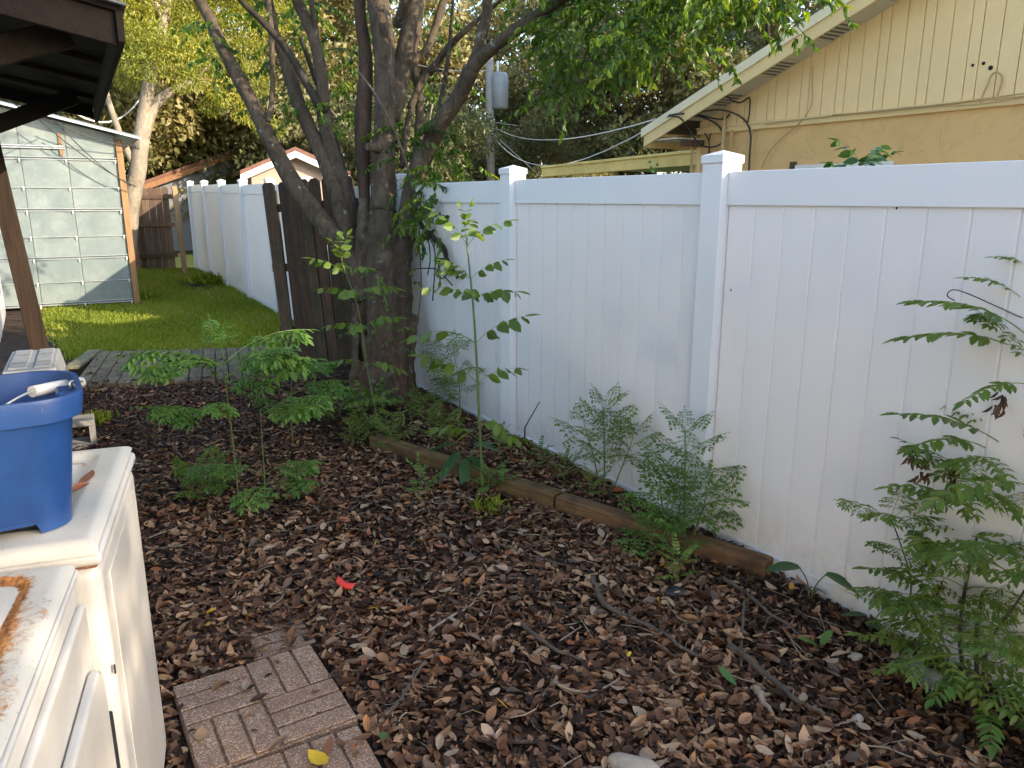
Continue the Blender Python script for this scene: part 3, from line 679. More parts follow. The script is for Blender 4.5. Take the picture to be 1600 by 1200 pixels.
# ------------------------------------------------------------------ washer and dryer along the left
def grid_top(x0, x1, y0, y1, z, fn, step=0.008):
    xs, ys = np.arange(x0, x1+1e-6, step), np.arange(y0, y1+1e-6, step)
    X_, Y_ = np.meshgrid(xs, ys); dz, ru = fn(X_, Y_); n1, m1 = X_.shape
    V_ = np.stack([X_.ravel(), Y_.ravel(), (z+dz).ravel()], 1); id_ = np.arange(n1*m1).reshape(n1, m1)
    F_ = np.stack([id_[:-1,:-1].ravel(), id_[:-1,1:].ravel(), id_[1:,1:].ravel(), id_[1:,:-1].ravel()], 1)
    return mesh_np('top_panel', V_, [F_], ru.ravel(), True)
sst = lambda a_, b_, x: (lambda t: t*t*(3-2*t))(np.clip((x-a_)/(b_-a_), 0, 1))
def edge_round(X_, Y_, x0, x1, y0, y1, r=0.035):
    d = np.minimum.reduce([X_-x0, x1-X_, Y_-y0, y1-Y_]); t = np.clip(1-d/r, 0, 1); return -r*(1-np.sqrt(np.maximum(0, 1-t*t)))*0.8
PHI = -R(11.0)
ws_ = empty('washing_machine', (0.03, 1.67, 0), PHI, 'white washing machine with lidded top under the blue bucket', 'washing machine')
def rbox(lo, hi, name, mat, parent, bev=0.02, seg=4): return MB().box(lo, hi).build(name, M[mat], parent, bev, seg)
rbox((-0.66, 0.012, 0.03), (-0.008, 0.688, 0.955), 'cabinet', 'enamel', ws_, 0.03, 5)
for x, y_ in ((-0.6, 0.06), (-0.06, 0.06), (-0.6, 0.62), (-0.06, 0.62)): MB().tube([(x, y_, 0), (x, y_, 0.04)], 0.02, 8).build('foot', M['vent_dark'], ws_)
rbox((-0.66, 0.0, 0.962), (0.0, 0.70, 0.990), 'top_frame', 'enamel', ws_, 0.012, 4)
rbox((-0.655, 0.015, 0.952), (-0.012, 0.685, 0.965), 'seam', 'leaf_rust', ws_, 0.004, 1)
def wtop(X_, Y_):
    dz = edge_round(X_, Y_, -0.6595, -0.0005, 0.0005, 0.6995, 0.034)
    qx, qy = np.abs(X_+0.345)-0.215, np.abs(Y_-0.385)-0.215; d = np.hypot(np.maximum(qx, 0), np.maximum(qy, 0)) + np.minimum(np.maximum(qx, qy), 0) - 0.035          # lid outline, negative inside
    dz += -0.020*sst(0.02, -0.008, d) + 0.012*sst(-0.035, -0.05, d)
    ru = 0.55*np.exp(-((d+0.02)/0.012)**2)*(0.5+0.5*np.sin(9*X_+14*Y_)) + 0.45*np.exp(-((d+0.04)/0.01)**2)*(np.sin(17*X_-8*Y_) > 0.2)
    return dz, ru
link('lid_panel', grid_top(-0.6595, -0.0005, 0.0005, 0.6995, 1.0155, wtop, 0.006), M['enamel_rust'], ws_)
rbox((-0.72, 0.02, 0.95), (-0.60, 0.69, 1.18), 'control_panel', 'enamel', ws_, 0.02, 3)
for z_, y_ in ((0.70, 0.015), (0.78, 0.40)): MB().box((-0.009, y_, z_), (-0.006, y_+0.006, z_+0.02)).build('chip', M['hole'], ws_)
MB().box((-0.008, 0.10, 0.06), (-0.0045, 0.62, 0.90)).build('front_panel', M['enamel'], ws_, 0.003, 2)

dr = empty('clothes_dryer', (-0.012, 1.635, 0), PHI, 'white clothes dryer with rusty top and black door pull nearest the camera', 'dryer')
rbox((-0.66, -0.70, 0.03), (-0.004, -0.004, 0.965), 'cabinet', 'enamel', dr, 0.02, 4)
rbox((-0.664, -0.704, 0.968), (0.0, 0.0, 0.984), 'top_frame', 'enamel', dr, 0.006, 3)
def dtop(X_, Y_):
    dz = edge_round(X_, Y_, -0.6635, -0.0005, -0.7035, -0.0005, 0.032)
    qx, qy = np.abs(X_+0.335)-0.218, np.abs(Y_+0.355)-0.26; d = np.hypot(np.maximum(qx, 0), np.maximum(qy, 0)) + np.minimum(np.maximum(qx, qy), 0) - 0.04
    dz += -0.012*np.exp(-(d/0.008)**2) - 0.006*sst(0.0, -0.012, d)
    edge = np.exp(-np.maximum(d-0.002, 0)/0.022)*(d > -0.006)
    ru = 1.15*edge*(0.7+0.3*np.sin(11*Y_+3*X_)) + 0.6*np.exp(-(d/0.008)**2) + 0.34*np.exp(-np.abs(X_+0.020)/0.016)*(0.6+0.4*np.sin(23*Y_)) + 0.16*(d < -0.01) + 0.30*np.exp(-np.maximum(d, 0)/0.05)*(d > 0)
    return dz, ru
link('top_panel', grid_top(-0.6635, -0.0005, -0.7035, -0.0005, 1.0055, dtop, 0.005), M['enamel_rust'], dr)
rbox((-0.72, -0.69, 0.95), (-0.60, -0.01, 1.2), 'control_panel', 'enamel', dr, 0.02, 3)
rbox((-0.006, -0.67, 0.10), (0.012, -0.045, 0.93), 'front_panel', 'enamel', dr, 0.010, 3)
dd = MB(); 
dd.prism([(-0.60+0.06*(1-math.cos(a_)) if False else y_, z_) for y_, z_ in [(-0.60, 0.18), (-0.10, 0.18), (-0.085, 0.20), (-0.085, 0.78), (-0.10, 0.81), (-0.13, 0.825), (-0.56, 0.825), (-0.60, 0.80)]], 0.013, 0.034, 0)
door = dd.build('door', M['enamel'], dr, 0.010, 3)
MB().box((0.026, -0.092, 0.53), (0.037, -0.072, 0.70)).build('door_handle', M['vent_dark'], door, 0.003)

# blue bucket on the washer
bk = empty('bucket', Vector((0.005, 1.765, 1.0175)), R(1.0), 'blue plastic bucket with white grip handle standing on the washing machine', 'bucket')
def rr_ring(hx, hy, r, n=10, side=14):
    pts = []
    for cx_, cy_, a0 in ((hx-r, -hy+r, -90), (hx-r, hy-r, 0), (-hx+r, hy-r, 90), (-hx+r, -hy+r, 180)):
        for k in range(n+1):
            a_ = R(a0 + 90*k/n); pts.append((cx_+r*math.cos(a_), cy_+r*math.sin(a_)))
    out = []
    for i, p in enumerate(pts):
        q_ = pts[(i+1) % len(pts)]; out.append(p); L_ = math.hypot(q_[0]-p[0], q_[1]-p[1])
        if L_ > 0.06: out += [(p[0]+(q_[0]-p[0])*t, p[1]+(q_[1]-p[1])*t) for t in np.linspace(0, 1, side+1)[1:-1]]
    return out
BH = 0.292
secs = [(0.0, .135, .120, .07), (0.03, .138, .123, .07), (BH-0.062, .162, .140, .08), (BH-0.053, .166, .144, .08), (BH-0.050, .182, .158, .09), (BH-0.008, .188, .163, .094), (BH, .186, .161, .092),
        (BH, .176, .151, .085), (BH-0.06, .160, .138, .078), (0.02, .132, .117, .07)]
V_, F_ = [], []; cnt = None
for z, hx, hy, r in secs:
    ring = rr_ring(hx, hy, r); cnt = len(ring)
    for x, y_ in ring:
        zz = z
        if z == 0.0 and y_ < -hy+0.002 and -0.005 < x < 0.075: zz = 0.030
        if z == 0.03 and y_ < -hy+0.002 and -0.005 < x < 0.075: zz = 0.034
        V_.append((x-0.150, y_+0.130, zz))
for s in range(len(secs)-1): F_ += [(s*cnt+k, s*cnt+(k+1) % cnt, (s+1)*cnt+(k+1) % cnt, (s+1)*cnt+k) for k in range(cnt)]
F_ += [tuple((len(secs)-1)*cnt+k for k in range(cnt))]
bo = MB().add(V_, F_, True).build('bucket_body', M['blue_plastic'], bk); 
em = bo.modifiers.new('edge', 'EDGE_SPLIT'); em.split_angle = R(40)
MB().box((-0.165, 0.02, 0.02), (-0.07, 0.04, 0.032)).build('foot_recess', M['blue_plastic'], bk)
inv = (Matrix.Translation(bk.location) @ Matrix.Rotation(bk.rotation_euler[2], 4, 'Z')).inverted()
LP = lambda p: inv @ Vector(p)
ga, gb = at(50, 612, 1.66), at(127, 597, 1.80)
MB().tube([LP(ga), LP(ga*0.5+gb*0.5), LP(gb)], [0.0125, 0.0135, 0.0125], 14).build('grip', M['white_plastic'], bk)
wl_ = LP(at(-70, 668, 1.55)); wr_ = (0.022, 0.13, BH-0.03)
MB().tube(spline([wl_, LP(at(0, 637, 1.6)), LP(ga), LP(gb), (0.016, 0.10, BH+0.004), wr_], 5), 0.003, 6).build('wire_bail', M['metal_galv'], bk)
MB().box((-0.012, 0.08, BH-0.055), (0.026, 0.15, BH-0.012)).build('ear', M['blue_plastic'], bk, 0.004)
# crumpled dead leaf lying in the lid groove is placed with the fallen leaves below

# ------------------------------------------------------------------ grey pet carrier on concrete blocks, by the post
pc = empty('pet_carrier', (-0.14, 6.33, 0.20), R(-3), 'grey plastic pet carrier with ribbed lid behind the blue bucket', 'pet carrier')
def taper(x0, x1, y0, y1, z0, z1, ins, name, mat, bev=0.012):
    V_ = [(x0,y0,z0),(x1,y0,z0),(x1,y1,z0),(x0,y1,z0),(x0+ins,y0+ins,z1),(x1-ins,y0+ins,z1),(x1-ins,y1-ins,z1),(x0+ins,y1-ins,z1)]
    return MB().add(V_, [(3,2,1,0),(4,5,6,7),(0,1,5,4),(1,2,6,5),(2,3,7,6),(3,0,4,7)]).build(name, M[mat], pc, bev, 3)
taper(-0.17, 0.17, -0.42, 0.42, 0.0, 0.20, -0.012, 'base', 'plastic_grey')
taper(-0.19, 0.19, -0.44, 0.44, 0.203, 0.235, 0.0, 'rim', 'plastic_grey_dark', 0.006)
taper(-0.182, 0.182, -0.43, 0.43, 0.237, 0.385, 0.028, 'lid', 'plastic_grey')
taper(-0.13, -0.012, -0.36, 0.36, 0.386, 0.398, 0.008, 'lid_panel', 'plastic_grey', 0.004)
taper(0.022, 0.13, -0.36, 0.36, 0.386, 0.398, 0.008, 'lid_panel', 'plastic_grey', 0.004)
for y_ in (-0.2, 0.1):
    for x_ in (-0.11, 0.03): MB().box((x_, y_, 0.399), (x_+0.09, y_+0.012, 0.404)).build('lid_rib', M['plastic_grey_dark'], pc)
for x_ in (0.0, 0.075): MB().box((x_, -0.434, 0.26), (x_+0.055, -0.414, 0.32)).build('vent', M['vent_dark'], pc)
for k, (x_, y_, z_, lab) in enumerate(((-0.02, 5.98, 0.0, 'grey concrete block under the front of the pet carrier'), (-0.1, 6.6, 0.0, 'grey concrete block under the back of the pet carrier'))):
    t = empty('concrete_block', (x_, y_, z_), R(-3), lab, 'block', 'concrete blocks under the carrier')
    MB().box((-0.2, -0.1, 0), (0.2, 0.1, 0.035)).build('face', M['concrete'], t, 0.004); MB().box((-0.2, -0.1, 0.16), (0.2, 0.1, 0.198)).build('face', M['concrete'], t, 0.004)
    for x2 in (-0.2, -0.018, 0.164): MB().box((x2, -0.098, 0.036), (x2+0.036, 0.098, 0.159)).build('web', M['concrete'], t)

# ------------------------------------------------------------------ deck boards on the ground
dk = empty('wood_deck', (0.13, 7.76, 0), 0, 'low weathered grey plank platform between the mulch and the lawn', 'deck')
nl, nr = np.array([0.10, 7.80]), np.array([1.84, 7.18]); fl, fr_ = np.array([0.42, 9.45]), np.array([2.12, 8.75])
NB = 15
for k in range(NB):
    t0, t1 = (k+0.03)/NB, (k+0.97)/NB
    a0, a1, b0_, b1_ = nl+(nr-nl)*t0, nl+(nr-nl)*t1, fl+(fr_-fl)*t0, fl+(fr_-fl)*t1
    cuts = [0, random.uniform(0.3, 0.7), 1] if k % 2 else [0, 1]
    for s0, s1 in zip(cuts[:-1], cuts[1:]):
        s0 += 0.004; s1 -= 0.004; jit = random.uniform(-0.015, 0.03) if s0 < 0.01 else 0
        lo = lambda p, q_, s: p+(q_-p)*s
        P4 = [lo(a0, b0_, s0+jit), lo(a1, b1_, s0+jit), lo(a1, b1_, s1), lo(a0, b0_, s1)]; zz = 0.055+random.uniform(-0.006, 0.006)
        V_ = [(p[0]-0.13, p[1]-7.76, -0.02) for p in P4] + [(p[0]-0.13, p[1]-7.76, zz) for p in P4]
        MB().add(V_, [(3,2,1,0),(4,5,6,7),(0,1,5,4),(1,2,6,5),(2,3,7,6),(3,0,4,7)]).build('board', M['wood_deck'], dk, 0.006)
lb = MB(); lb.beam(at_z(112, 575, 0.07), at_z(148, 548, 0.07), 0.13, 0.03); o = lb.build('loose_board', M['wood_deck'], None, 0.004); tag(o, 'loose grey board lying on the left edge of the plank platform', 'board')

# ------------------------------------------------------------------ retaining timber
tb = empty('landscape_timber', (T0[0], T0[1], 0), 0, 'long brown landscape timber edging the bed in front of the fence', 'timber')
d2 = (T1-T0); L2 = np.linalg.norm(d2); tb.rotation_euler[2] = math.atan2(d2[1], d2[0]) - math.pi/2
MB().box((-0.05, 0.0, -0.03), (0.05, L2*0.57, 0.10)).build('beam', M['wood_timber'], tb, 0.012, 2)
MB().box((-0.052, L2*0.575, -0.03), (0.048, L2, 0.095)).build('beam', M['wood_timber'], tb, 0.012, 2)
MB().box((-0.085, L2*0.50, -0.1), (-0.0525, L2*0.50+0.05, 0.085)).build('stake', M['wood_timber'], tb, 0.004)

# ------------------------------------------------------------------ pavers
def paver(x0, y0, s, z, rz, lab):
    t = empty('paver', (x0+s/2, y0+s/2, z), rz, lab, 'paver', 'square brick-patterned pavers')
    MB().box((-s/2, -s/2, -0.05), (s/2, s/2, 0.0)).build('slab', M['aggregate'], t, 0.006, 2)
    g = 0.0045; h = s/2
    for qx in (0, 1):
        for qy in (0, 1):
            for k in range(3):
                if (qx + qy) % 2 == 0: lo, hi = (qx*h-h+k*h/3, qy*h-h), (qx*h-h+(k+1)*h/3, qy*h)     # bricks along y
                else: lo, hi = (qx*h-h, qy*h-h+k*h/3), (qx*h, qy*h-h+(k+1)*h/3)
                MB().box((lo[0]+g, lo[1]+g, 0.001), (hi[0]-g, hi[1]-g, 0.010+random.uniform(-0.001, 0.001))).build('brick', M['aggregate'], t, 0.004, 2)
paver(0.205, 2.125, 0.50, 0.028, R(0.6), 'brown brick-patterned paver beside the washing machine, whole')
paver(0.19, 1.60, 0.50, 0.026, R(-1.5), 'brick-patterned paver at the bottom edge with a yellow leaf on it')
paver(0.235, 2.66, 0.50, 0.004, R(1.0), 'farthest brick-patterned paver, buried but for one corner under leaves')

# ------------------------------------------------------------------ foliage builders
def unit(n): v = rng.normal(size=(n, 3)); return v/np.linalg.norm(v, axis=1, keepdims=True)
def leaf_cloud(P_, D_, N_, size, shape='rhomb', width=0.42, bend=0.15):
    """P base points, D leaf direction, N rough normal"""
    D_ = D_/np.linalg.norm(D_, axis=1, keepdims=True); S_ = np.cross(D_, N_); S_ /= (np.linalg.norm(S_, axis=1, keepdims=True)+1e-9); Nn = np.cross(S_, D_)
    size = np.asarray(size)[:, None]
    if shape == 'rhomb': prof = [(0, 0, 0), (0.45, width/2, 0.07), (1, 0, -bend), (0.45, -width/2, 0.07)]; faces = [(0, 3, 2), (0, 2, 1)]
    else: prof = [(0, 0, 0), (0.28, width/2, 0.05), (0.65, width*0.40, 0.02), (1, 0, -bend), (0.65, -width*0.40, 0.02), (0.28, -width/2, 0.05)]; faces = [(0, 5, 4, 3), (0, 3, 2, 1)]
    n = len(P_); k = len(prof)
    V_ = np.stack([P_ + (D_*a_ + S_*b_ + Nn*c_)*size for a_, b_, c_ in prof], 1).reshape(-1, 3)
    base = (np.arange(n)*k)[:, None]
    F_ = np.concatenate([base + np.array(f)[None, :] for f in faces])
    return V_, F_, k
def crown_mesh(name, blobs, n_leaves, size, width=0.5, droop=0.2, up=0.6, rnd_shift=0.0):
    blobs = np.array(blobs, float); vol = blobs[:, 3]**2; pick = rng.choice(len(blobs), n_leaves, p=vol/vol.sum())
    u_ = unit(n_leaves); rad = rng.random(n_leaves)**0.28
    fl = blobs[pick, 4] if blobs.shape[1] > 4 else 0.75
    P_ = blobs[pick, :3] + u_*rad[:, None]*blobs[pick, 3:4]*np.stack([np.ones(n_leaves), np.ones(n_leaves), np.full(n_leaves, 0.72)], 1)
    D_ = u_*0.5 + unit(n_leaves)*0.9 + np.array([0, 0, -droop]); N_ = unit(n_leaves)*0.8 + np.array([0, 0, up])
    s = size*rng.uniform(0.65, 1.35, n_leaves)
    V_, F_, k = leaf_cloud(P_, D_, N_, s, 'rhomb', width)
    tone = rng.random(len(blobs))[pick]*0.5 + rng.random(n_leaves)*0.5 + rnd_shift
    return mesh_np(name, V_, [F_], np.repeat(np.clip(tone, 0, 1), k))
def crown_blobs(w, h, n, rmin, rmax, z0, hollow=0.45, seed=0):
    g_ = np.random.default_rng(seed); out = []
    while len(out) < n:
        p = g_.uniform(-1, 1, 3); r_ = np.linalg.norm(p)
        if r_ > 1 or r_ < hollow: continue
        out.append((p[0]*w/2, p[1]*w/2, z0+h/2+p[2]*h/2, g_.uniform(rmin, rmax)))
    return out

def stem_tree(o, pts_list, mat, name='trunk', n=8):
    b = MB()
    for pts, rad in pts_list: 
        sp = spline(pts, 4); b.tube(sp, list(np.interp(np.linspace(0, 1, len(sp)), np.linspace(0, 1, len(rad)), rad)), n, 0.05)
    return b.build(name, M[mat], o)

# ------------------------------------------------------------------ background trees
crown_oak = [crown_mesh('crown', crown_blobs(7, 5.4, 62, 0.55, 1.05, 2.4, 0.35, s), 30000, 0.17, 0.55) for s in (1, 2)]
crown_shrub = crown_mesh('crown', crown_blobs(4.6, 4.2, 60, 0.4, 0.75, 0.2, 0.4, 3), 26000, 0.12, 0.5)
crown_feather = crown_mesh('crown', crown_blobs(5.0, 4.6, 46, 0.4, 0.85, 2.6, 0.3, 4), 30000, 0.105, 0.35, 0.5, 0.8)
def variant(me, mat):
    c = me.copy(); c.name = me.name; c.materials.clear(); c.materials.append(M[mat]); return c
VAR = {}
def bg_tree(name, u, D, sc, rz, me, mat, label, cat='tree', trunk='bark_dark', th=3.2, tr=0.22, dz=0.0, sz=1.0, xy=None):
    if xy is None:
        r_ = ray(u, 310); r_ = r_/math.hypot(r_[0], r_[1]); xy = r_[:2]*D
    t = empty(name, (xy[0], xy[1], dz), rz, label, cat, None)
    key = (me.name, mat); 
    if key not in VAR: VAR[key] = variant(me, mat)
    c = link('crown', VAR[key], None, t); c.scale = (sc, sc, sc*sz); c['kind'] = 'stuff'
    lean = [random.uniform(-0.4, 0.4) for _ in range(4)]
    lst = [([(0, 0, -0.2), (lean[0]*0.4, lean[1]*0.3, th*0.5*sc), (lean[0], lean[1], th*sc)], [tr*1.5, tr, tr*0.7])]
    for k in range(4):
        a_ = k*1.57+rz+lean[2]; l_ = 2.0*sc
        lst.append(([(lean[0]*0.9, lean[1]*0.9, th*0.85*sc), (lean[0]+l_*0.5*math.cos(a_), lean[1]+l_*0.5*math.sin(a_), th*sc+0.9*sc), (lean[0]+l_*math.cos(a_), lean[1]+l_*math.sin(a_), th*sc+2.0*sc)], [tr*0.7, tr*0.45, tr*0.15]))
    stem_tree(t, lst, trunk); return t
bg_tree('oak_tree', 330, 27, 1.25, 0.3, crown_oak[0], 'leaf_olive', 'broad dense oak behind the grey gabled house at far left')
bg_tree('oak_tree', 120, 24, 1.15, 1.9, crown_oak[1], 'leaf_olive', 'olive oak rising behind the greenhouse roof')
bg_tree('oak_tree', -60, 25, 1.2, 2.9, crown_oak[0], 'leaf_oak', 'oak at the far left edge behind the lean-to')
bg_tree('shrub_tree', 500, 26, 1.35, 0.7, crown_shrub, 'leaf_pale', 'pale green small-leaved tree seen between the leaning stems', trunk='bark_pale', th=1.6, tr=0.12)
bg_tree('shrub_tree', 640, 24, 1.15, 2.2, crown_shrub, 'leaf_pale', 'pale green small-leaved tree seen right of the main trunk', trunk='bark_pale', th=1.6, tr=0.12)
bg_tree('shrub_tree', 400, 31, 1.7, 4.0, crown_shrub, 'leaf_pale', 'pale olive tree above the pinkish gable', trunk='bark_pale', th=1.6, tr=0.12)
bg_tree('shrub_tree', 300, 29, 1.6, 3.1, crown_shrub, 'leaf_olive', 'olive tree behind the far wood fence and the forked pale trunk', trunk='bark_pale', th=1.6, tr=0.12)
bg_tree('oak_tree', 560, 33, 1.45, 4.2, crown_oak[1], 'leaf_olive', 'tall olive oak standing farthest back behind the main tree')
bg_tree('oak_tree', 925, 33, 1.15, 5.2, crown_oak[0], 'leaf_oak', 'dark oak with bare limbs showing, above the low yellow porch', th=3.4, tr=0.3)
bg_tree('oak_tree', 1010, 24, 0.95, 0.9, crown_oak[1], 'leaf_oak', 'dark oak just left of the yellow house eave')
bg_tree('oak_tree', 1170, 24, 1.2, 3.3, crown_oak[0], 'leaf_oak', 'grey-green oak above the yellow house roof')
bg_tree('shrub_tree', 830, 28, 1.05, 1.2, crown_shrub, 'leaf_olive', 'low olive tree right of the utility pole', th=1.4, tr=0.1)
bg_tree('shrub_tree', 900, 21, 0.62, 3.0, crown_shrub, 'leaf_olive', 'small olive tree directly over the low yellow porch', th=1.4, tr=0.1)
bg_tree('shrub_tree', 725, 30, 0.9, 5.0, crown_shrub, 'leaf_olive', 'low olive tree left of the utility pole', th=1.4, tr=0.1)
bg_tree('oak_tree', 1400, 30, 1.3, 1.3, crown_oak[1], 'leaf_oak', 'oak hidden behind the yellow house')
for k, (x_, y_, sc) in enumerate(((-9.0, 27.0, 1.3), (-16.0, 20.0, 1.25), (-5.0, 33.0, 1.4), (-20.0, 30.0, 1.5), (20.0, 34.0, 1.4), (28.0, 24.0, 1.4), (26.0, 10.0, 1.3), (30.0, -2.0, 1.3))):
    bg_tree('oak_tree', 0, 0, sc, k*1.1, crown_oak[k % 2], 'leaf_olive' if k % 2 else 'leaf_oak', ('outlying oak left of the yard, nearest', 'outlying oak far left', 'outlying oak behind the greenhouse, farthest', 'outlying oak beyond the far left one', 'outlying oak behind the utility pole, farthest', 'outlying oak behind the yellow house', 'outlying oak right of the yellow house', 'outlying oak farthest right')[k], xy=(x_, y_))
# feathery yellow-green tree with pale forked trunk behind the greenhouse
ft = empty('feathery_tree', (*at_y(212, 300, 17.3)[:2], 0.1), 0, 'yellow-green feathery tree with pale forked trunk behind the greenhouse', 'tree')
def rel(t, u, v, y): return tuple(np.array(at_y(u, v, y)) - np.array(t.location))
FYr = 17.3
stem_tree(ft, [([rel(ft,196,420,FYr), rel(ft,203,330,FYr), rel(ft,214,272,FYr), rel(ft,222,215,FYr)], [.20,.17,.16,.15]),
               ([rel(ft,218,235,FYr), rel(ft,228,160,FYr), rel(ft,243,85,FYr), rel(ft,256,30,FYr), rel(ft,268,-60,FYr)], [.15,.13,.12,.11,.07]),
               ([rel(ft,222,222,FYr), rel(ft,238,170,FYr), rel(ft,268,142,FYr), rel(ft,310,120,FYr+.3), rel(ft,360,60,FYr+.5)], [.12,.11,.09,.05,.03]),
               ([rel(ft,214,272,FYr), rel(ft,180,190,FYr), rel(ft,160,120,FYr), rel(ft,140,30,FYr)], [.07,.06,.05,.03]),
               ([rel(ft,256,30,FYr), rel(ft,225,-30,FYr), rel(ft,190,-120,FYr)], [.08,.06,.03])], 'bark_pale')
fb = []
for (u, v, dd_, r_) in ((200,30,0,.5),(180,70,.4,.45),(235,60,-.5,.5),(300,30,.2,.6),(350,15,.5,.6),(270,80,-.6,.55),(320,90,-.2,.5),(225,100,-.7,.4),(375,85,.3,.5),(390,40,.6,.6),(290,125,-.5,.35),(350,140,-.1,.4),
                   (200,120,.6,.35),(400,130,.3,.4),(385,175,.2,.35),(330,165,.3,.3),(250,20,.3,.55),(420,20,.6,.6),(215,-20,0,.7),(330,-50,0,.9),(400,-60,.3,.9),(270,-80,0,.9),(180,-60,.3,.7),(300,-160,.2,1.1),(420,200,.5,.35)):
    p = rel(ft, u, v, FYr+dd_); fb.append((*p, r_))
c = link('crown', crown_mesh('crown', fb, 30000, 0.085, 0.32, 0.5, 0.8), M['leaf_feather'], ft); c['kind'] = 'stuff'
# vine-wrapped dark stem left of it and bamboo-like palm clump behind the fence
pm_ = empty('palm_clump', (*at_y(738, 300, 11.5)[:2], 0), 0, 'bright green palm clump above the fence beside the utility pole', 'palm')
def blade_frond(L_, n, lw, droop, ll):
    pts = [np.array([0, 0, 0])]; a_ = R(78)
    for k in range(10): pts.append(pts[-1] + np.array([math.cos(a_), 0, math.sin(a_)])*L_/10); a_ -= droop/10
    pts = np.array(pts); P_, D_ = [], []
    for k in range(n):
        t = 0.25+0.75*k/n; f_ = t*10; i = min(int(f_), 9); p = pts[i]*(1-f_+i)+pts[i+1]*(f_-i); d = pts[i+1]-pts[i]; d /= np.linalg.norm(d)
        for s in (-1, 1): P_.append(p); D_.append(d*0.7 + np.array([0, s*0.9, 0]) + np.array([0, 0, -0.25]))
    P_, D_ = np.array(P_), np.array(D_); N_ = np.tile([[0, 0, 1.0]], (len(P_), 1)) + unit(len(P_))*0.2
    V_, F_, k = leaf_cloud(P_, D_, N_, ll*rng.uniform(0.7, 1.1, len(P_)), 'rhomb', lw)
    b = MB(); b.tube(pts, list(np.linspace(0.014, 0.004, len(pts))), 5); st_v = np.array(b.v); 
    fv = [np.array([f for f in b.f if len(f) == 4])+len(V_)]
    return mesh_np('frond', np.concatenate([V_, st_v]), [F_, fv[0]], np.concatenate([np.repeat(rng.random(len(P_)), k), np.full(len(st_v), 0.6)]))
pf = [blade_frond(1.5, 26, 0.09, R(95), 0.36) for _ in range(3)]
for k in range(34):
    o = link('frond', pf[k % 3], M['leaf_palm'], pm_, loc=(random.uniform(-0.75, 0.75), random.uniform(-0.5, 0.5), random.uniform(0.5, 1.15)), rot=(0, R(random.uniform(-12, 22)), random.uniform(0, 6.28))); o.scale = (random.uniform(0.7, 1.0),)*3
b = MB()
for k in range(9): x_, y_ = random.uniform(-0.7, 0.7), random.uniform(-0.4, 0.4); b.tube([(x_, y_, -0.1), (x_*1.1, y_, 1.1)], 0.03, 6)
b.build('stem', M['stem_green'], pm_)

# ------------------------------------------------------------------ utility pole, wires
up_ = empty('utility_pole', (*at(766, 275, 24)[:2], 0), 0, 'grey wood utility pole with a transformer above the fence', 'utility pole')
PZ = at(766, 85, 24)[2]
MB().tube([(0, 0, -0.2), (0, 0, PZ*0.5), (0, 0, PZ)], [0.16, 0.14, 0.12], 10).build('pole', M['pole_wood'], up_)
rt3 = Vector(RT)
MB().tube([rt3*0.32 + Vector((0,0,PZ-1.75)), rt3*0.32 + Vector((0,0,PZ-1.68)), rt3*0.32 + Vector((0,0,PZ-0.75)), rt3*0.32 + Vector((0,0,PZ-0.68))], [0.22,0.26,0.26,0.2], 16).build('transformer', M['transformer'], up_)
MB().tube([rt3*0.25 + Vector((0,0,PZ-0.7)), rt3*0.25 + Vector((0,0,PZ-0.35))], 0.04, 8).build('bushing', M['house_white'], up_)
MB().beam(Vector((0,0,PZ-1.0)), rt3*0.3+Vector((0,0,PZ-1.0)), 0.06, 0.06).build('bracket', M['metal_galv'], up_)
def wire(a_, b_, sag, r, mat, label, grp='overhead wires'):
    a_, b_ = np.array(a_), np.array(b_); pts = [a_+(b_-a_)*t - np.array([0, 0, sag*4*t*(1-t)]) for t in np.linspace(0, 1, 14)]
    o = MB().tube(pts, r, 5).build('overhead_wire', M[mat], None); tag(o, label, 'wire', grp)
pole = lambda v: at(766, v, 24)
wire(pole(195), at_x(1046, 180, HF-0.05), 0.35, 0.008, 'cable_white', 'upper pale service drop from the utility pole to the yellow house eave')
wire(pole(206), at_x(1046, 181, HF-0.05), 0.75, 0.008, 'cable_white', 'lower pale service drop sagging from the pole to the yellow house eave')
wire(pole(190), at(1020, 195, 40), 0.3, 0.016, 'cable_white', 'pale wire running from the pole to the right behind the oaks')
wire(pole(195), at(560, 170, 30), 0.4, 0.016, 'cable_white', 'pale wire running left from the pole behind the trunk, middle')
wire(pole(208), at(560, 240, 30), 0.4, 0.016, 'cable_white', 'pale wire running left from the pole behind the trunk, lowest')
wire(pole(110), at(560, 60, 30), 0.4, 0.014, 'cable_white', 'pale wire running left from the pole top behind the trunk')
wire(pole(205), at(860, 290, 24), 0.0, 0.012, 'cable_white', 'guy wire slanting down right from the utility pole')
sg = at_x(140, 165, 0.52); 
wire(at(120, 178, 13.5), at(245, 100, 16.8), 0.55, 0.016, 'cable_white', 'thick pale cable sagging between greenhouse roof and forked pale trunk', 'cables by the greenhouse')
for k, (a_, b_) in enumerate((((90, 195), (-60, 100)), ((97, 200), (205, 290)), ((60, 186), (213, 292)), ((85, 190), (212, 228)))):
    lab = ('black wire from the greenhouse roof up to the lean-to', 'black wire crossing the greenhouse front, steep', 'black wire crossing the greenhouse front, longest', 'black wire along the greenhouse roof edge')[k]
    yb_ = 13.25 if k else 9.5
    wire(at_y(*a_, 13.1), at_y(*b_, yb_), 0.08, 0.008, 'cable_black', lab, 'cables by the greenhouse')

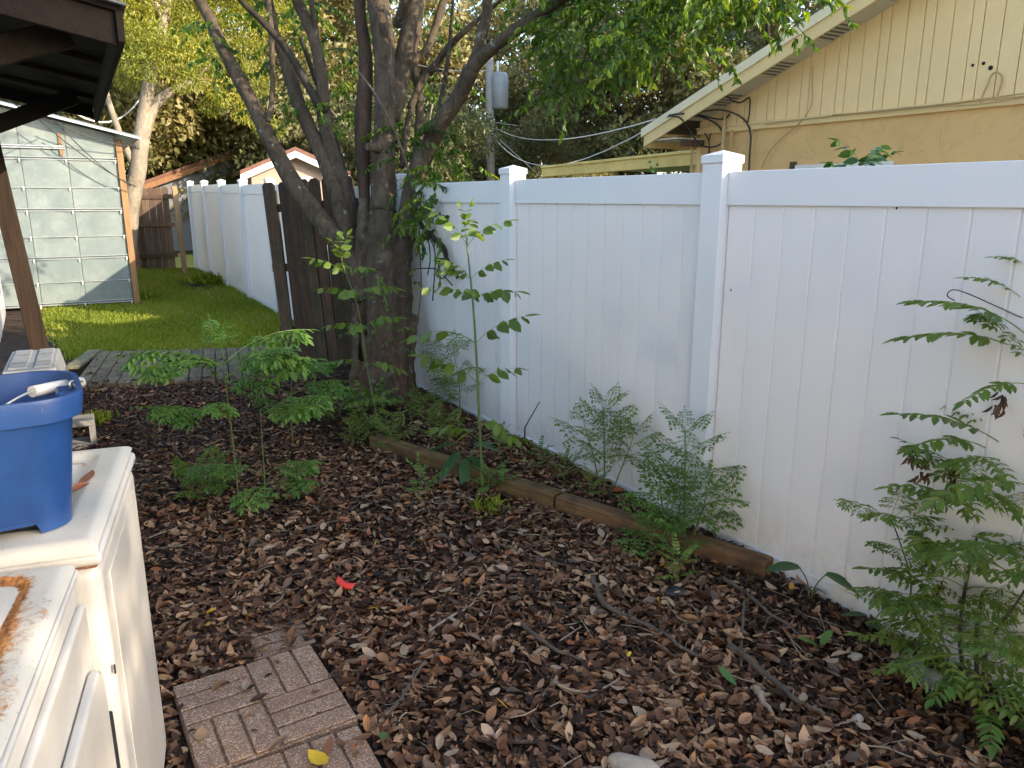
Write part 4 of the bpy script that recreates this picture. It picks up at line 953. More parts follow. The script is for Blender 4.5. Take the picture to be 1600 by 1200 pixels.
# ------------------------------------------------------------------ far houses
def gable_house(name, loc, rz, w, dpt, h, rise, wall, roofm, trim, label):
    t = empty(name, loc, rz, label, 'house')
    MB().prism([(-w/2, -0.1), (w/2, -0.1), (w/2, h), (0, h+rise), (-w/2, h)], 0, dpt, 1).build('wall', M[wall], t)
    for s in (-1, 1):
        e = 0.3; sl = rise/(w/2)
        P4 = [(0, h+rise+0.03), (s*(w/2+e), h-sl*e+0.03), (s*(w/2+e), h-sl*e+0.13), (0, h+rise+0.13)]
        MB().prism(P4 if s > 0 else P4[::-1], -0.35, dpt+0.3, 1).build('roof', M[roofm], t)
        P5 = [(0, h+rise-0.14), (s*(w/2+e), h-sl*e-0.14), (s*(w/2+e), h-sl*e+0.025), (0, h+rise+0.025)]
        MB().prism(P5 if s > 0 else P5[::-1], -0.34, -0.30, 1).build('trim', M[trim], t)
    return t
p = at_y(400, 285, 25.5); gable_house('far_house', (p[0], p[1], 0), R(-6), 6.6, 6, 2.05, 1.25, 'house_grey', 'roof_red', 'wood_orange', 'grey gabled house with reddish roof edge beyond the far fence')
p = at_y(462, 285, 21.5); t = gable_house('far_house', (p[0], p[1], 0), R(-8), 2.3, 3, 2.42, 0.50, 'house_pink', 'roof_red', 'house_white', 'small pinkish gable with white trim above the dark wood panel')

# ------------------------------------------------------------------ the ficus tree
tree = empty('ficus_tree', (2.31, 5.83, 0), 0, 'large multi-stemmed grey tree standing in the mulch before the fence', 'tree')
TL = np.array(tree.location)
def tp(u, v, d): return tuple(at(u, v, d) - TL)
def stem_px(lst, ext=None, k=1.0):              # (u, v, depth, radius px) -> points, radii
    pts = [tp(u, v, d) for u, v, d, r in lst]; rad = [k*r*d/FPX for u, v, d, r in lst]
    if ext:
        for (dx, dy, dz, r) in ext: pts.append(tuple(np.array(pts[-1]) + np.array([dx, dy, dz]))); rad.append(r)
    return pts, rad
trunk = MB()
def tubes(b, pts, rad, n=12, wob=0.06, k=5):
    sp = spline(pts, k); b.tube(sp, list(np.interp(np.linspace(0, 1, len(sp)), np.linspace(0, 1, len(rad)), rad)), n, wob)
# fused columns of the lower trunk
for lst in ([(612,655,6.3,26),(607,600,6.33,30),(602,520,6.38,34),(600,440,6.40,33),(598,360,6.42,26),(597,300,6.42,20)],
            [(560,660,6.4,16),(565,600,6.45,18),(570,520,6.5,20),(572,440,6.5,22),(570,380,6.5,18),(569,310,6.5,10)],
            [(650,648,6.25,12),(638,600,6.3,15),(630,540,6.36,18),(628,470,6.4,19),(628,420,6.42,18),(632,370,6.42,16),(642,320,6.40,16)],
            [(630,640,6.2,9),(620,600,6.22,13),(612,540,6.27,13),(610,470,6.30,12),(606,400,6.33,10)],
            [(585,650,6.25,10),(586,600,6.28,12),(588,530,6.3,12),(590,470,6.32,10)],
            [(550,645,6.6,14),(562,600,6.62,15),(570,520,6.62,16),(570,440,6.6,17),(556,405,6.58,19)],
            [(640,660,6.05,7),(634,630,6.1,8),(630,580,6.2,8),(628,520,6.25,7)],
            [(668,655,6.3,6),(650,628,6.34,9),(640,590,6.38,10)],
            [(528,650,6.45,5),(545,630,6.5,9),(556,590,6.52,11)],
            [(600,672,6.1,6),(602,645,6.15,9),(604,610,6.2,11)]):
    pts, rad = stem_px(lst, None, 0.86); tubes(trunk, pts, rad, 10)
for k in range(38):
    u0 = random.uniform(550, 645); dd_ = 6.14 + 0.0011*(u0-600)**2*0.06; v0 = random.uniform(470, 560); du = random.uniform(-10, 10)
    pts, rad = stem_px([(u0+du*1.6, 662-random.uniform(0, 14), dd_-0.05, 3), (u0+du, 620, dd_, random.uniform(3, 6)), (u0, (620+v0)/2, dd_+0.05, random.uniform(3, 5)), (u0-du*0.5+random.uniform(-4, 4), v0, dd_+0.12, 3)]); tubes(trunk, pts, rad, 7, 0.15)
tr_o = trunk.build('trunk', M['bark_ficus'], tree)
rm = tr_o.modifiers.new('fuse', 'REMESH'); rm.mode = 'VOXEL'; rm.voxel_size = 0.0125; rm.use_smooth_shade = True
tx = bpy.data.textures.new('bark_lumps', 'CLOUDS'); tx.noise_scale = 0.09; tx.noise_depth = 4
dm = tr_o.modifiers.new('lumps', 'DISPLACE'); dm.texture = tx; dm.strength = 0.035; dm.mid_level = 0.5
limbs = {
 'main': ([(598,330,6.42,23),(599,290,6.42,21),(599,230,6.42,20),(602,200,6.42,19),(602,100,6.45,18.5),(596,40,6.45,19),(591,-10,6.45,19)], [(0.05,0.0,0.6,0.09),(0.15,0.1,0.7,0.075),(0.1,0.2,0.6,0.05),(.1,.1,.5,.03)]),
 'red': ([(571,330,6.5,9),(569,290,6.5,10),(567,230,6.52,14),(568,175,6.55,15),(572,100,6.6,12),(563,20,6.6,10),(560,-20,6.6,10)], [(-0.1,0.1,0.7,0.05),(-0.2,0.1,0.7,0.04)]),
 'upper_right': ([(612,190,6.45,14),(628,110,6.5,17),(642,50,6.55,18),(652,-10,6.55,17)], [(0.25,0.1,0.6,0.09),(0.35,0.1,0.6,0.07),(.3,.2,.5,.04)]),
 'front_fork': ([(620,40,6.30,8),(628,20,6.2,9),(640,-15,6.05,9)], [(0.2,-0.3,0.5,0.045),(0.3,-.4,.4,.03)]),
 'right': ([(632,372,6.42,16),(640,325,6.4,17),(652,268,6.35,17),(672,225,6.3,15.5),(692,187,6.2,14.5),(717,150,6.1,14),(737,108,6.0,14)], None),
 'right_up': ([(735,112,6.0,12),(748,75,5.95,9.5),(760,25,5.9,9),(766,-20,5.85,8)], [(0.15,-0.1,0.6,0.035),(0.3,0,0.5,0.025)]),
 'right_out': ([(736,110,6.0,12),(757,86,5.9,11),(785,62,5.75,10.5),(830,30,5.5,10),(875,0,5.3,9),(920,-25,5.1,7),(985,-50,4.9,5),(1080,-60,4.7,3.5),(1190,-50,4.6,2.2)], None),
 'back_thin': ([(648,270,6.6,7),(655,200,6.65,8),(655,150,6.7,7),(648,95,6.7,7),(668,75,6.7,6),(690,10,6.7,7),(696,-20,6.7,7)], [(0.2,0.2,0.6,0.03)]),
 'arch': ([(640,170,6.6,6),(664,118,6.6,7),(680,104,6.55,7),(702,72,6.4,6),(750,28,6.2,4),(785,0,6.0,3),(830,-25,5.8,2)], None),
 'twiggy': ([(682,196,6.25,4),(690,150,6.3,4),(698,105,6.3,3.5),(704,50,6.3,3),(708,0,6.3,2.5)], None),
 'leaning_left': ([(575,470,6.45,20),(558,425,6.5,20),(520,368,6.6,18.5),(462,292,6.7,16.5),(425,225,6.8,15),(396,165,6.85,13.5),(366,110,6.9,13),(340,58,6.95,11.5),(320,15,7.0,10)], [(-0.2,0.1,0.35,0.05),(-0.3,0.1,0.4,0.03)]),
 'left_sucker': ([(418,190,6.8,6),(424,165,6.8,5.5),(426,125,6.8,5),(424,50,6.8,5),(419,-5,6.8,4.5)], [(0,0,0.6,0.02)]),
 'left_second': ([(568,470,6.6,17),(550,400,6.65,18),(524,300,6.7,14),(502,240,6.75,13),(468,165,6.8,13),(445,90,6.85,12),(430,55,6.9,9),(420,0,6.95,8)], [(-0.1,0.1,0.6,0.04),(-.2,.1,.6,.03)]),
 'left_third': ([(566,440,6.75,15),(550,345,6.75,13),(530,275,6.75,12.5),(515,225,6.75,11.5),(506,180,6.75,12.5),(503,125,6.75,11),(491,62,6.8,10.5),(466,5,6.85,10),(458,-20,6.85,9)], [(-0.2,0.0,0.6,0.05),(-.2,.1,.6,.03)]),
 'dark_fork': ([(506,178,6.7,8),(490,150,6.68,7),(470,115,6.65,7),(444,72,6.6,6.5),(406,30,6.55,5.5),(378,2,6.5,5)], [(-0.25,-0.1,0.3,0.02)]),
 'third_fork': ([(497,75,6.8,5),(493,40,6.8,5),(486,-5,6.8,5)], [(0.1,0.1,0.6,0.03)]),
 'back_left': ([(566,400,6.9,10),(552,320,6.95,9),(534,262,7.0,8),(520,200,7.05,6),(470,60,7.1,4)], None),
 'dead_branch': ([(645,340,6.2,5),(662,357,6.1,4.5),(692,386,5.95,4.5),(699,407,5.9,4),(715,434,5.85,3)], None),
 'dead_spur': ([(699,407,5.9,3),(683,404,5.95,2.2)], None),
 'knob': ([(596,232,6.42,14),(588,230,6.3,9),(574,229,6.22,6)], None),
 'small_rear': ([(628,262,6.5,5),(632,220,6.55,6),(640,180,6.6,5),(650,150,6.6,4)], None),
}
DARK = {'dark_fork', 'dead_branch', 'dead_spur', 'twiggy', 'back_left'}
for key, (lst, ext) in limbs.items():
    pts, rad = stem_px(lst, ext, 0.85 if 'left' in key or 'third' in key else 0.92); b = MB(); tubes(b, pts, rad, 12 if rad[0] > 0.05 else 7, 0.05, 6)
    b.build('limb', M['bark_red' if key == 'red' else ('bark_dark' if key in DARK else 'bark_ficus')], tree)
# aerial roots, vines and twigs
roots = [[(600,8,6.3),(606,40,6.3),(611,80,6.28),(612,130,6.28),(618,165,6.28)], [(610,60,6.28),(607,100,6.28),(609,140,6.28),(605,170,6.28)], [(611,110,6.28),(616,140,6.28),(625,160,6.27)],
         [(560,112,6.3),(585,145,6.25),(612,195,6.2),(634,250,6.2),(645,300,6.15)], [(640,262,6.15),(645,310,6.1),(652,330,6.1)], [(660,60,6.3),(680,105,6.25),(700,140,6.2)], [(650,330,6.1),(660,300,6.1)],
         [(655,380,5.95),(658,450,5.95),(650,520,5.98)], [(672,372,5.9),(680,400,5.9),(676,470,5.9)], [(665,345,6.0),(672,400,6.0),(668,430,6.0)], [(640,420,6.1),(680,420,6.0),(694,432,5.95),(707,446,5.9)], [(680,428,6.0),(692,435,6.0),(700,425,6.0)],
         [(650,300,6.1),(655,360,6.1),(651,400,6.1)], [(585,400,6.25),(580,450,6.2),(578,520,6.2),(580,640,6.2)], [(640,548,6.2),(648,520,6.15),(655,495,6.1)]]
for lst in roots:
    b = MB(); b.tube(spline([tp(*q_) for q_ in lst], 5), 0.0055 if len(lst) != 5 else 0.009, 5); b.build('aerial_root', M['stick' if len(lst) == 5 else 'stem_dark'], tree)
# twigs that carry sprays of leaves: regions (u, v, depth, spread px, count)
def sprays(regs, leaf, nl, L_, droop=0.55):
    Pn, Dn, Nn_, S_, T_ = [], [], [], [], []; tw = MB()
    for (u, v, d, su, sv, cnt) in regs:
        for _ in range(cnt):
            p = at(u + random.uniform(-su, su), v + random.uniform(-sv, sv), d + random.uniform(-0.35, 0.35)) - TL
            dr_ = np.array([random.gauss(0, 1), random.gauss(0, 1), random.uniform(-0.5, 0.4)]); dr_ /= np.linalg.norm(dr_)
            l_ = L_*random.uniform(0.6, 1.2); pts = [p]; tone = random.uniform(0, 0.55)
            for k in range(5): dr_ = dr_ + np.array([0, 0, -0.16]); dr_ /= np.linalg.norm(dr_); pts.append(pts[-1]+dr_*l_/5)
            if random.random() < 0.35: tw.tube(pts, [0.004, 0.0035, 0.003, 0.0025, 0.002, 0.0015], 4)
            for k in range(nl):
                t = random.uniform(0.1, 1)*5; i = min(int(t), 4); q_ = pts[i]+(pts[i+1]-pts[i])*(t-i); dd_ = pts[i+1]-pts[i]; dd_ = dd_/np.linalg.norm(dd_)
                side = np.array([random.gauss(0, 1), random.gauss(0, 1), random.gauss(0, 0.5)])
                Pn.append(q_); Dn.append(dd_*0.5 + side*0.55 + np.array([0, 0, -droop])); Nn_.append(np.array([random.gauss(0, .6), random.gauss(0, .6), 0.8])); S_.append(leaf*random.uniform(0.65, 1.2)); T_.append(min(1, tone+random.uniform(0, 0.45)))
    return np.array(Pn), np.array(Dn), np.array(Nn_), np.array(S_), np.array(T_), tw
near_regs = [  # hanging canopy at upper right
 (860,10,5.7,50,50,22),(860,105,5.7,35,35,9),(905,40,5.4,50,60,34),(960,35,5.2,55,60,40),(1020,20,5.0,50,50,34),(1070,0,4.9,45,40,26),(1120,-10,4.7,40,35,20),(1175,-15,4.7,40,28,14),(1235,-12,4.6,40,18,10),
 (1000,-90,5.2,200,60,80),(930,-160,5.4,220,60,70),(1150,-90,4.8,120,50,34),(885,140,5.6,20,20,4),(990,75,4.9,30,20,8),(1050,58,4.8,20,14,4),(1100,35,4.75,25,14,5),(850,150,5.6,12,18,3),(930,105,5.2,25,20,6),
 # between and behind the stems
 (555,50,7.6,50,60,13),(530,110,7.7,40,50,8),(550,170,7.5,25,40,7),(660,100,7.3,40,50,6),(480,30,7.4,60,40,13),(450,10,7.3,60,25,10),(640,10,7.6,60,40,9),(690,30,7.2,40,40,3),(465,150,7.0,20,25,4),(480,170,6.9,22,20,4),
 (400,10,7.0,30,25,5),(340,70,6.9,25,30,6),(345,40,6.9,25,20,4),(425,100,7.1,25,40,4),
 # low shoots at the right foot of the stems
 (695,300,6.2,42,16,16),(678,325,6.2,32,28,15),(668,352,6.1,24,20,11),(650,230,6.3,22,45,12),(672,260,6.3,28,30,13),(640,385,6.2,10,10,2),(700,230,6.2,25,40,3),(660,180,6.3,20,30,4),(715,285,6.15,15,8,3)]
Pn, Dn, Nn_, S_, T_, tw = sprays(near_regs, 0.062, 24, 0.42)
V_, F_, k = leaf_cloud(Pn, Dn, Nn_, S_, 'ovate', 0.44, 0.12)
c = link('foliage', mesh_np('foliage', V_, [F_], np.repeat(T_, k)), M['leaf_ficus'], tree); c['kind'] = 'stuff'
tw.build('twig', M['stem_dark'], tree)['kind'] = 'stuff'
cb = crown_blobs(5.4, 3.0, 60, 0.5, 0.95, 0, 0.2, 11); cb = [(x+0.5, y_-0.2, z_+5.1, r_) for x, y_, z_, r_ in cb]
c = link('crown', crown_mesh('crown', cb, 26000, 0.085, 0.45, 0.5, 0.6), M['leaf_ficus'], tree); c['kind'] = 'stuff'
# sprouts on the trunk
spr = [(605,470,6.2,14,40,9),(590,440,6.2,15,30,7),(625,545,6.15,14,35,6),(575,600,6.15,25,30,8),(560,520,6.3,14,60,8),(620,330,6.3,10,40,4),(640,420,6.3,8,30,5)]
Pn, Dn, Nn_, S_, T_, tw = sprays(spr, 0.035, 16, 0.16); V_, F_, k = leaf_cloud(Pn, Dn, Nn_, S_, 'ovate', 0.3, 0.1)
c = link('trunk_sprouts', mesh_np('trunk_sprouts', V_, [F_], np.repeat(T_, k)), M['leaf_weed'], tree); c['kind'] = 'stuff'

# unseen loose tree, added behind the viewer to dapple the sun on the appliances
def box_blobs(x0, x1, y0, y1, z0, z1, n, rmin, rmax, seed):
    g_ = np.random.default_rng(seed); return [(g_.uniform(x0, x1), g_.uniform(y0, y1), g_.uniform(z0, z1), g_.uniform(rmin, rmax)) for _ in range(n)]
loose = crown_mesh('crown', box_blobs(-1.6, 1.7, -1.9, 1.9, 3.8, 8.6, 60, 0.45, 0.85, 23), 27000, 0.11, 0.5)
bg_tree('shrub_tree', 0, 0, 1.0, 0.0, loose, 'leaf_olive', 'loose tree added behind the viewer to dapple the sun on the appliances', xy=(6.9, -8.3), th=4.4, tr=0.12)

# ------------------------------------------------------------------ weeds with compound leaves
def leaflet(P_, D_, N_, s, width, serr):
    D_ = D_/np.linalg.norm(D_); S2 = np.cross(D_, N_); S2 /= np.linalg.norm(S2)+1e-9; N2 = np.cross(S2, D_)
    if serr: pr = [(0,0),(.14,.30),(.22,.26),(.34,.44),(.42,.34),(.55,.42),(.62,.27),(.76,.26),(1,0)]
    else: pr = [(0,0),(.15,.26),(.4,.44),(.7,.34),(1,0)]
    up_side = [P_ + (D_*a_ + S2*b_*width + N2*(0.10*b_ - 0.10*a_*a_))*s for a_, b_ in pr]
    dn = [P_ + (D_*a_ - S2*b_*width + N2*(0.10*b_ - 0.10*a_*a_))*s for a_, b_ in pr[1:-1]]
    n = len(pr); V2 = up_side + dn
    f1_ = tuple(range(n))[::-1]; f2_ = tuple([0] + [n+i for i in range(n-2)] + [n-1])
    return V2, [f1_, f2_]
def frond_mesh(L_, pairs, ll, width, serr, droop, bip=0, tone=0.3, seed=0):
    g_ = np.random.default_rng(seed); V2, F2, A2 = [], [], []
    def addleaf(p, d, nrm, s):
        v_, f_ = leaflet(p, d, nrm, s, width, serr); o_ = len(V2); V2.extend(v_); F2.extend([tuple(o_+i for i in f) for f in f_]); A2.extend([min(1, max(0, tone + g_.uniform(-0.25, 0.35)))]*len(v_))
    def axis(p0, d0, L3, n, r0, dr_):
        pts = [np.array(p0, float)]; d = np.array(d0, float)
        for k in range(8): d = d + np.array([0, 0, -dr_/8]); d /= np.linalg.norm(d); pts.append(pts[-1]+d*L3/8)
        b = MB(); b.tube(pts, list(np.linspace(r0, r0*0.35, 9)), 4, cap=False); o_ = len(V2); V2.extend([np.array(v_) for v_ in b.v]); F2.extend([tuple(o_+i for i in f) for f in b.f]); A2.extend([0.75]*len(b.v))
        return np.array(pts)
    def along(pts, t): f_ = t*8; i = min(int(f_), 7); d = pts[i+1]-pts[i]; return pts[i]+d*(f_-i), d/np.linalg.norm(d)
    main = axis((0,0,0), (1,0,0.55), L_, pairs, 0.0022 if L_ < 0.4 else 0.003, droop)
    for k in range(pairs):
        t = 0.28 + 0.68*k/max(1, pairs-1); p, d = along(main, t); sh_ = math.sin(math.pi*(0.25+0.65*t))
        for s in (-1, 1):
            side = np.array([0, s, 0.0]); dd_ = d*0.55 + side*0.85 + np.array([0, 0, g_.uniform(-0.35, 0.05)]) + g_.normal(0, 0.08, 3)
            nr_ = np.array([0, 0, 1.0]) + g_.normal(0, 0.25, 3)
            if bip and 0.25 < t < 0.85:
                L3 = L_*0.36*sh_*(1.1-t*0.5); sub = axis(p, dd_, L3, bip, 0.0013, 0.5)
                for j in range(bip):
                    tt = 0.25+0.72*j/max(1, bip-1); p2, d3 = along(sub, tt); sd = np.cross([0,0,1], d3)
                    for s2 in (-1, 1): addleaf(p2, d3*0.5 + sd*s2*0.8 + np.array([0,0,g_.uniform(-.3,.1)]), nr_ + g_.normal(0, .2, 3), ll*g_.uniform(0.7, 1.1))
                p2, d3 = along(sub, 1.0); addleaf(p2, d3, nr_, ll*1.1)
            else: addleaf(p, dd_ + np.array([0, 0, 0 if serr else -g_.uniform(0.2, 0.75)]), nr_ + (0 if serr else 1)*g_.normal(0, 0.55, 3), ll*(0.7+0.45*sh_)*g_.uniform(0.8, 1.15))
    p, d = along(main, 1.0); addleaf(p, d, np.array([0, 0, 1.0]), ll*1.15)
    me = bpy.data.meshes.new('frond'); me.from_pydata([tuple(v_) for v_ in V2], [], F2); me.update()
    a_ = me.attributes.new('rnd', 'FLOAT', 'POINT'); a_.data.foreach_set('value', np.array(A2, dtype=np.float32)); return me
FR = {}
def frond(kind, i, mat):
    key = (kind, i, mat)
    if key not in FR:
        pars = {'elder': (0.31, 4, 0.086, 0.74, False, 0.9, 0), 'china': (0.38, 9, 0.040, 0.52, True, 0.75, 4), 'neem': (0.33, 8, 0.060, 0.52, True, 0.75, 0), 'twice': (0.34, 7, 0.034, 0.50, True, 0.7, 4), 'fern': (0.30, 8, 0.024, 0.60, True, 0.6, 3), 'small': (0.18, 6, 0.030, 0.8, True, 0.6, 0), 'leafy': (0.2, 6, 0.028, 1.0, False, 0.5, 0)}[kind]
        FR[key] = frond_mesh(pars[0], pars[1], pars[2], pars[3], pars[4], pars[5]*(0.8+0.2*i), pars[6], 0.15+0.2*i, 100+i*7+len(kind)); FR[key].materials.append(M[mat])
    return FR[key]
def add_frond(t, kind, mat, loc, az, pitch, sc, roll=0.0):
    e = Euler((roll, -pitch, az), 'XYZ')
    o = link('frond', frond(kind, random.randrange(3), mat), None, t, loc=loc, rot=e); o.scale = (sc, sc, sc); return o
def weed(name, base, stems, label, cat, kind, mat, stem_mat='stem_green', group=None, leafs=None):
    """stems: list of (points relative to base, radius, [(t, n, scale, pitch deg)])"""
    t = empty(name, base, 0, label, cat, group)
    for pts, r_, whorls in stems:
        sp = spline(pts, 5); MB().tube(sp, list(np.linspace(r_, r_*0.4, len(sp))), 6).build('stem', M[stem_mat], t)
        for (tt, n, sc, pitch, *az) in whorls:
            f_ = tt*(len(sp)-1); i = min(int(f_), len(sp)-2); p = sp[i]+(sp[i+1]-sp[i])*(f_-i); a0 = random.uniform(0, 6.28)
            for k in range(n):
                a_ = az[k] if len(az) > k else a0 + k*6.28/n + random.uniform(-0.35, 0.35)
                add_frond(t, kind, mat, p, a_, R(pitch+random.uniform(-12, 12)), sc*random.uniform(0.85, 1.15))
    return t
def gz(x, y_): return float(gh(x, y_))
rgt, lft = -YAW, math.pi-YAW                       # azimuth that runs right / left across the picture
tow = -YAW - math.pi/2                             # towards the viewer
# 1 tall sapling in front of the fence
x_, y_ = 2.07, 3.71
weed('sapling', (x_, y_, gz(x_, y_)), [([(0,0,0), (-0.02,0.0,0.5), (-0.045,0.0,1.05), (-0.085,0.01,1.52)], 0.010,
     [(0.22,2,1.05,8,rgt+.2,lft-.5),(0.30,1,.8,0,rgt-.6),(0.44,2,1.0,15,lft+.2,rgt+.5),(0.58,2,1.1,12,rgt,lft-.2),(0.74,3,0.85,10,lft,rgt-.4,tow),(0.82,3,0.7,15,lft+.6,rgt,tow-.6),(0.95,3,0.8,35,lft,rgt,rgt+1.5),(1.0,2,0.55,70)])],
     'tall slender green sapling rising in front of the fence by the timber', 'sapling', 'elder', 'leaf_weed_dark')
b_ = weed('weed', (x_+0.01, y_-0.03, gz(x_, y_)), [([(0,0,0),(0.02,0,0.12)], 0.004, [(0.3,5,0.8,15),(0.9,5,0.7,30)]), ([(0.05,-0.04,0),(0.08,-0.06,0.12)], 0.004, [(0.5,4,0.7,25)])], 'low ferny weed around the foot of the tall sapling', 'weed', 'small', 'leaf_weed')
# 2, 3 ferny shrubs at the fence
x_, y_ = 2.58, 3.20
weed('weed_shrub', (x_, y_, gz(x_, y_)), [([(0,0,0),(0,0.01,0.25),(-0.01,0.02,0.52)], 0.006, [(0.45,3,0.7,15),(0.62,3,0.85,20),(0.8,3,0.8,25),(0.97,4,0.55,45)]),
     ([(0.02,0.06,0),(0.02,0.14,0.2),(0.0,0.2,0.36)], 0.005, [(0.5,3,0.8,10),(0.75,3,0.8,20),(1,3,0.6,40)]), ([(0.0,-0.05,0),(0.02,-0.12,0.2),(0.04,-0.18,0.38)], 0.005, [(0.5,2,0.7,15),(0.8,3,0.8,25),(1,3,0.6,40)])],
     'ferny green weed shrub at the fence, left of the two beside the post', 'shrub', 'fern', 'leaf_weed_dark')
x_, y_ = 2.55, 2.52
weed('weed_shrub', (x_, y_, gz(x_, y_)), [([(0,0,0),(0,0.02,0.3),(-0.01,0.03,0.60)], 0.007, [(0.2,3,0.9,5),(0.4,4,1.0,12),(0.6,4,0.9,15),(0.8,4,0.8,20),(0.98,5,0.6,40)]),
     ([(0,-0.03,0),(0.03,-0.06,0.18),(0.03,-0.10,0.32)], 0.006, [(0.4,4,0.9,5),(0.7,4,0.95,15),(1,4,0.7,30)]), ([(-0.02,0.05,0),(-0.02,0.14,0.15),(0.0,0.2,0.30)], 0.006, [(0.4,4,0.9,5),(0.7,4,0.9,15),(1,4,0.7,35)])],
     'dense bright green weed shrub by the fence post at the timber end', 'shrub', 'fern', 'leaf_weed')
weed('weed', (2.41, 2.52, gz(2.41, 2.52)), [([(0,0,0),(-0.02,0,0.10)], 0.005, [(0.5,5,0.75,8),(0.95,5,0.6,25)])], 'bright low ferny weed spilling over the timber just before its near end', 'weed', 'fern', 'leaf_weed')
# 4 big weed at the right edge
bx, by = 2.50, 1.06
def rp(u, v, d): return tuple(at(u, v, d) - np.array([bx, by, 0]))
weed('weed_shrub', (bx, by, 0), [
     ([(0,0,0), rp(1525,1000,2.72), rp(1545,880,2.72), rp(1560,780,2.7), rp(1600,690,2.62), rp(1640,560,2.55)], 0.009, [(0.2,3,0.9,10),(0.32,3,1.0,10),(0.45,4,1.05,10),(0.6,4,1.05,12),(0.72,4,1.05,12),(0.85,3,1.0,5),(0.98,4,0.9,20)]),
     ([(-.02,.02,0), rp(1500,980,2.75), rp(1540,800,2.7), rp(1620,680,2.6)], 0.008, [(0.25,3,0.8,5),(0.45,3,0.9,10),(0.7,3,1.0,10)]),
     ([(.02,.08,0), rp(1455,1000,2.8), rp(1425,950,2.85), rp(1422,900,2.85), rp(1400,830,2.85), rp(1390,812,2.85)], 0.005, [(0.45,3,0.7,0,lft,lft+.6,rgt),(0.7,3,0.55,5,lft+.4,rgt,tow),(0.98,5,0.65,18)]),
     ([(-.05,-.03,0), rp(1540,1020,2.6), rp(1590,940,2.5), rp(1660,830,2.4)], 0.007, [(0.3,4,1.0,0),(0.5,4,1.1,5),(0.75,5,1.1,8)])],
     'large dense green weed shrub crowding the right edge by the fence', 'shrub', 'twice', 'leaf_weed_dark', 'stem_dark')
t = COL.objects['weed_shrub.002'] if 'weed_shrub.002' in COL.objects else None
for (u, v, d, az, pi_, sc) in ((1600,520,2.5,lft,10,1.15),(1590,545,2.55,lft-.2,-2,1.1),(1605,600,2.5,lft+.3,-15,0.8),(1600,470,2.5,lft-.3,20,.6),(1560,690,2.6,lft,5,1.1),(1540,700,2.65,lft+.3,0,1.0),(1500,790,2.7,lft-.1,12,0.8),(1470,930,2.75,lft,10,0.9),(1480,940,2.72,lft+.4,-5,0.8),(1610,760,2.5,lft+.2,-5,1.1),(1590,860,2.5,lft+.5,0,1.1)):
    add_frond(t, 'neem', 'leaf_weed_dark', rp(u, v, d), az, R(pi_), sc)
for (u, v, d, az, sc) in ((1445,1025,2.7,lft,0.8),(1460,1040,2.66,tow,0.8),(1480,1030,2.65,tow+.6,0.8),(1430,1050,2.68,lft+.5,0.65)):
    add_frond(t, 'neem', 'leaf_weed_yellow', rp(u, v, d), az, R(8), sc)
for (u, v, d, az, sc) in ((1545,1050,2.55,tow,0.9),(1560,1080,2.5,tow+.5,0.9),(1520,1060,2.55,lft+.6,0.8),(1575,1120,2.45,tow,0.8),(1590,1040,2.5,rgt,0.9),(1540,1100,2.5,tow-.5,.8)):
    add_frond(t, 'neem', 'leaf_weed', rp(u, v, d), az, R(0), sc)
MB().tube(spline([rp(1640,500,2.5), rp(1600,497,2.5), rp(1560,480,2.55), rp(1510,458,2.6), rp(1488,453,2.6), rp(1480,462,2.6), rp(1492,470,2.6)], 5), 0.002, 5).build('tendril', M['stem_dark'], t)
for (u, v, d) in ((1425,715,2.72),(1448,720,2.7),(1440,740,2.7),(1492,735,2.66),(1490,750,2.66),(1565,620,2.55),(1563,635,2.55),(1465,915,2.75),(1415,1010,2.8)):
    p = np.array(rp(u, v, d)); n0 = 9; Pq = np.tile(p, (n0, 1))+rng.normal(0, .008, (n0, 3)); V_, F_, k = leaf_cloud(Pq, unit(n0)*0.6+np.array([0,0,-1.0]), unit(n0), np.full(n0, 0.042), 'ovate', 0.3, 0.3)
    link('dead_leaves', mesh_np('dead_leaves', V_, [F_], np.repeat(rng.random(n0), k)), M['dry_cluster'], t)
# fronds reaching in at the right edge, higher up
add_frond(t, 'neem', 'leaf_weed_dark', rp(1625, 430, 2.5), lft-.1, R(20), 0.5)
# 5 chinaberry seedlings at left
x_, y_ = 0.77, 4.17
weed('seedling', (x_, y_, gz(x_, y_)), [([(0,0,0),(0.0,0.0,0.36),(-0.01,0.0,0.70),(-0.01,0.0,0.92)], 0.005,
     [(0.12,1,0.6,5,lft),(0.25,1,0.8,0,lft+.3),(0.50,2,1.05,-5,lft-.15,lft+.4),(0.58,1,0.9,-5,tow),(0.76,2,1.25,0,rgt+.1,rgt+.6),(0.86,3,1.4,0,lft,lft+.3,lft-.5),(0.88,3,1.3,2,rgt,rgt-.4,rgt+.7),(0.97,2,0.5,50)])],
     'slim chinaberry seedling with tiers of toothed leaves left of the mulch centre', 'seedling', 'china', 'leaf_weed')
x_, y_ = 0.90, 4.12
weed('seedling', (x_, y_, gz(x_, y_)), [([(0,0,0),(0.01,0,0.25),(0.02,0.02,0.58)], 0.005, [(0.30,3,0.95,0,rgt,rgt+.5,tow),(0.42,2,0.9,5,rgt+.2,lft),(0.95,3,1.1,8,rgt,rgt-.4,rgt+.5)])],
     'shorter chinaberry seedling close to the right of the slim one', 'seedling', 'china', 'leaf_weed')
x_, y_ = 1.35, 5.15
weed('seedling', (x_, y_, gz(x_, y_)), [([(0,0,0),(0.0,0,0.25),(0.03,0.02,0.5)], 0.005, [(0.5,3,0.9,5),(0.75,3,1.1,8,rgt,rgt+.5,lft),(0.98,4,1.1,12)])], 'leafy chinaberry seedling standing between the deck and the tree', 'seedling', 'china', 'leaf_weed')
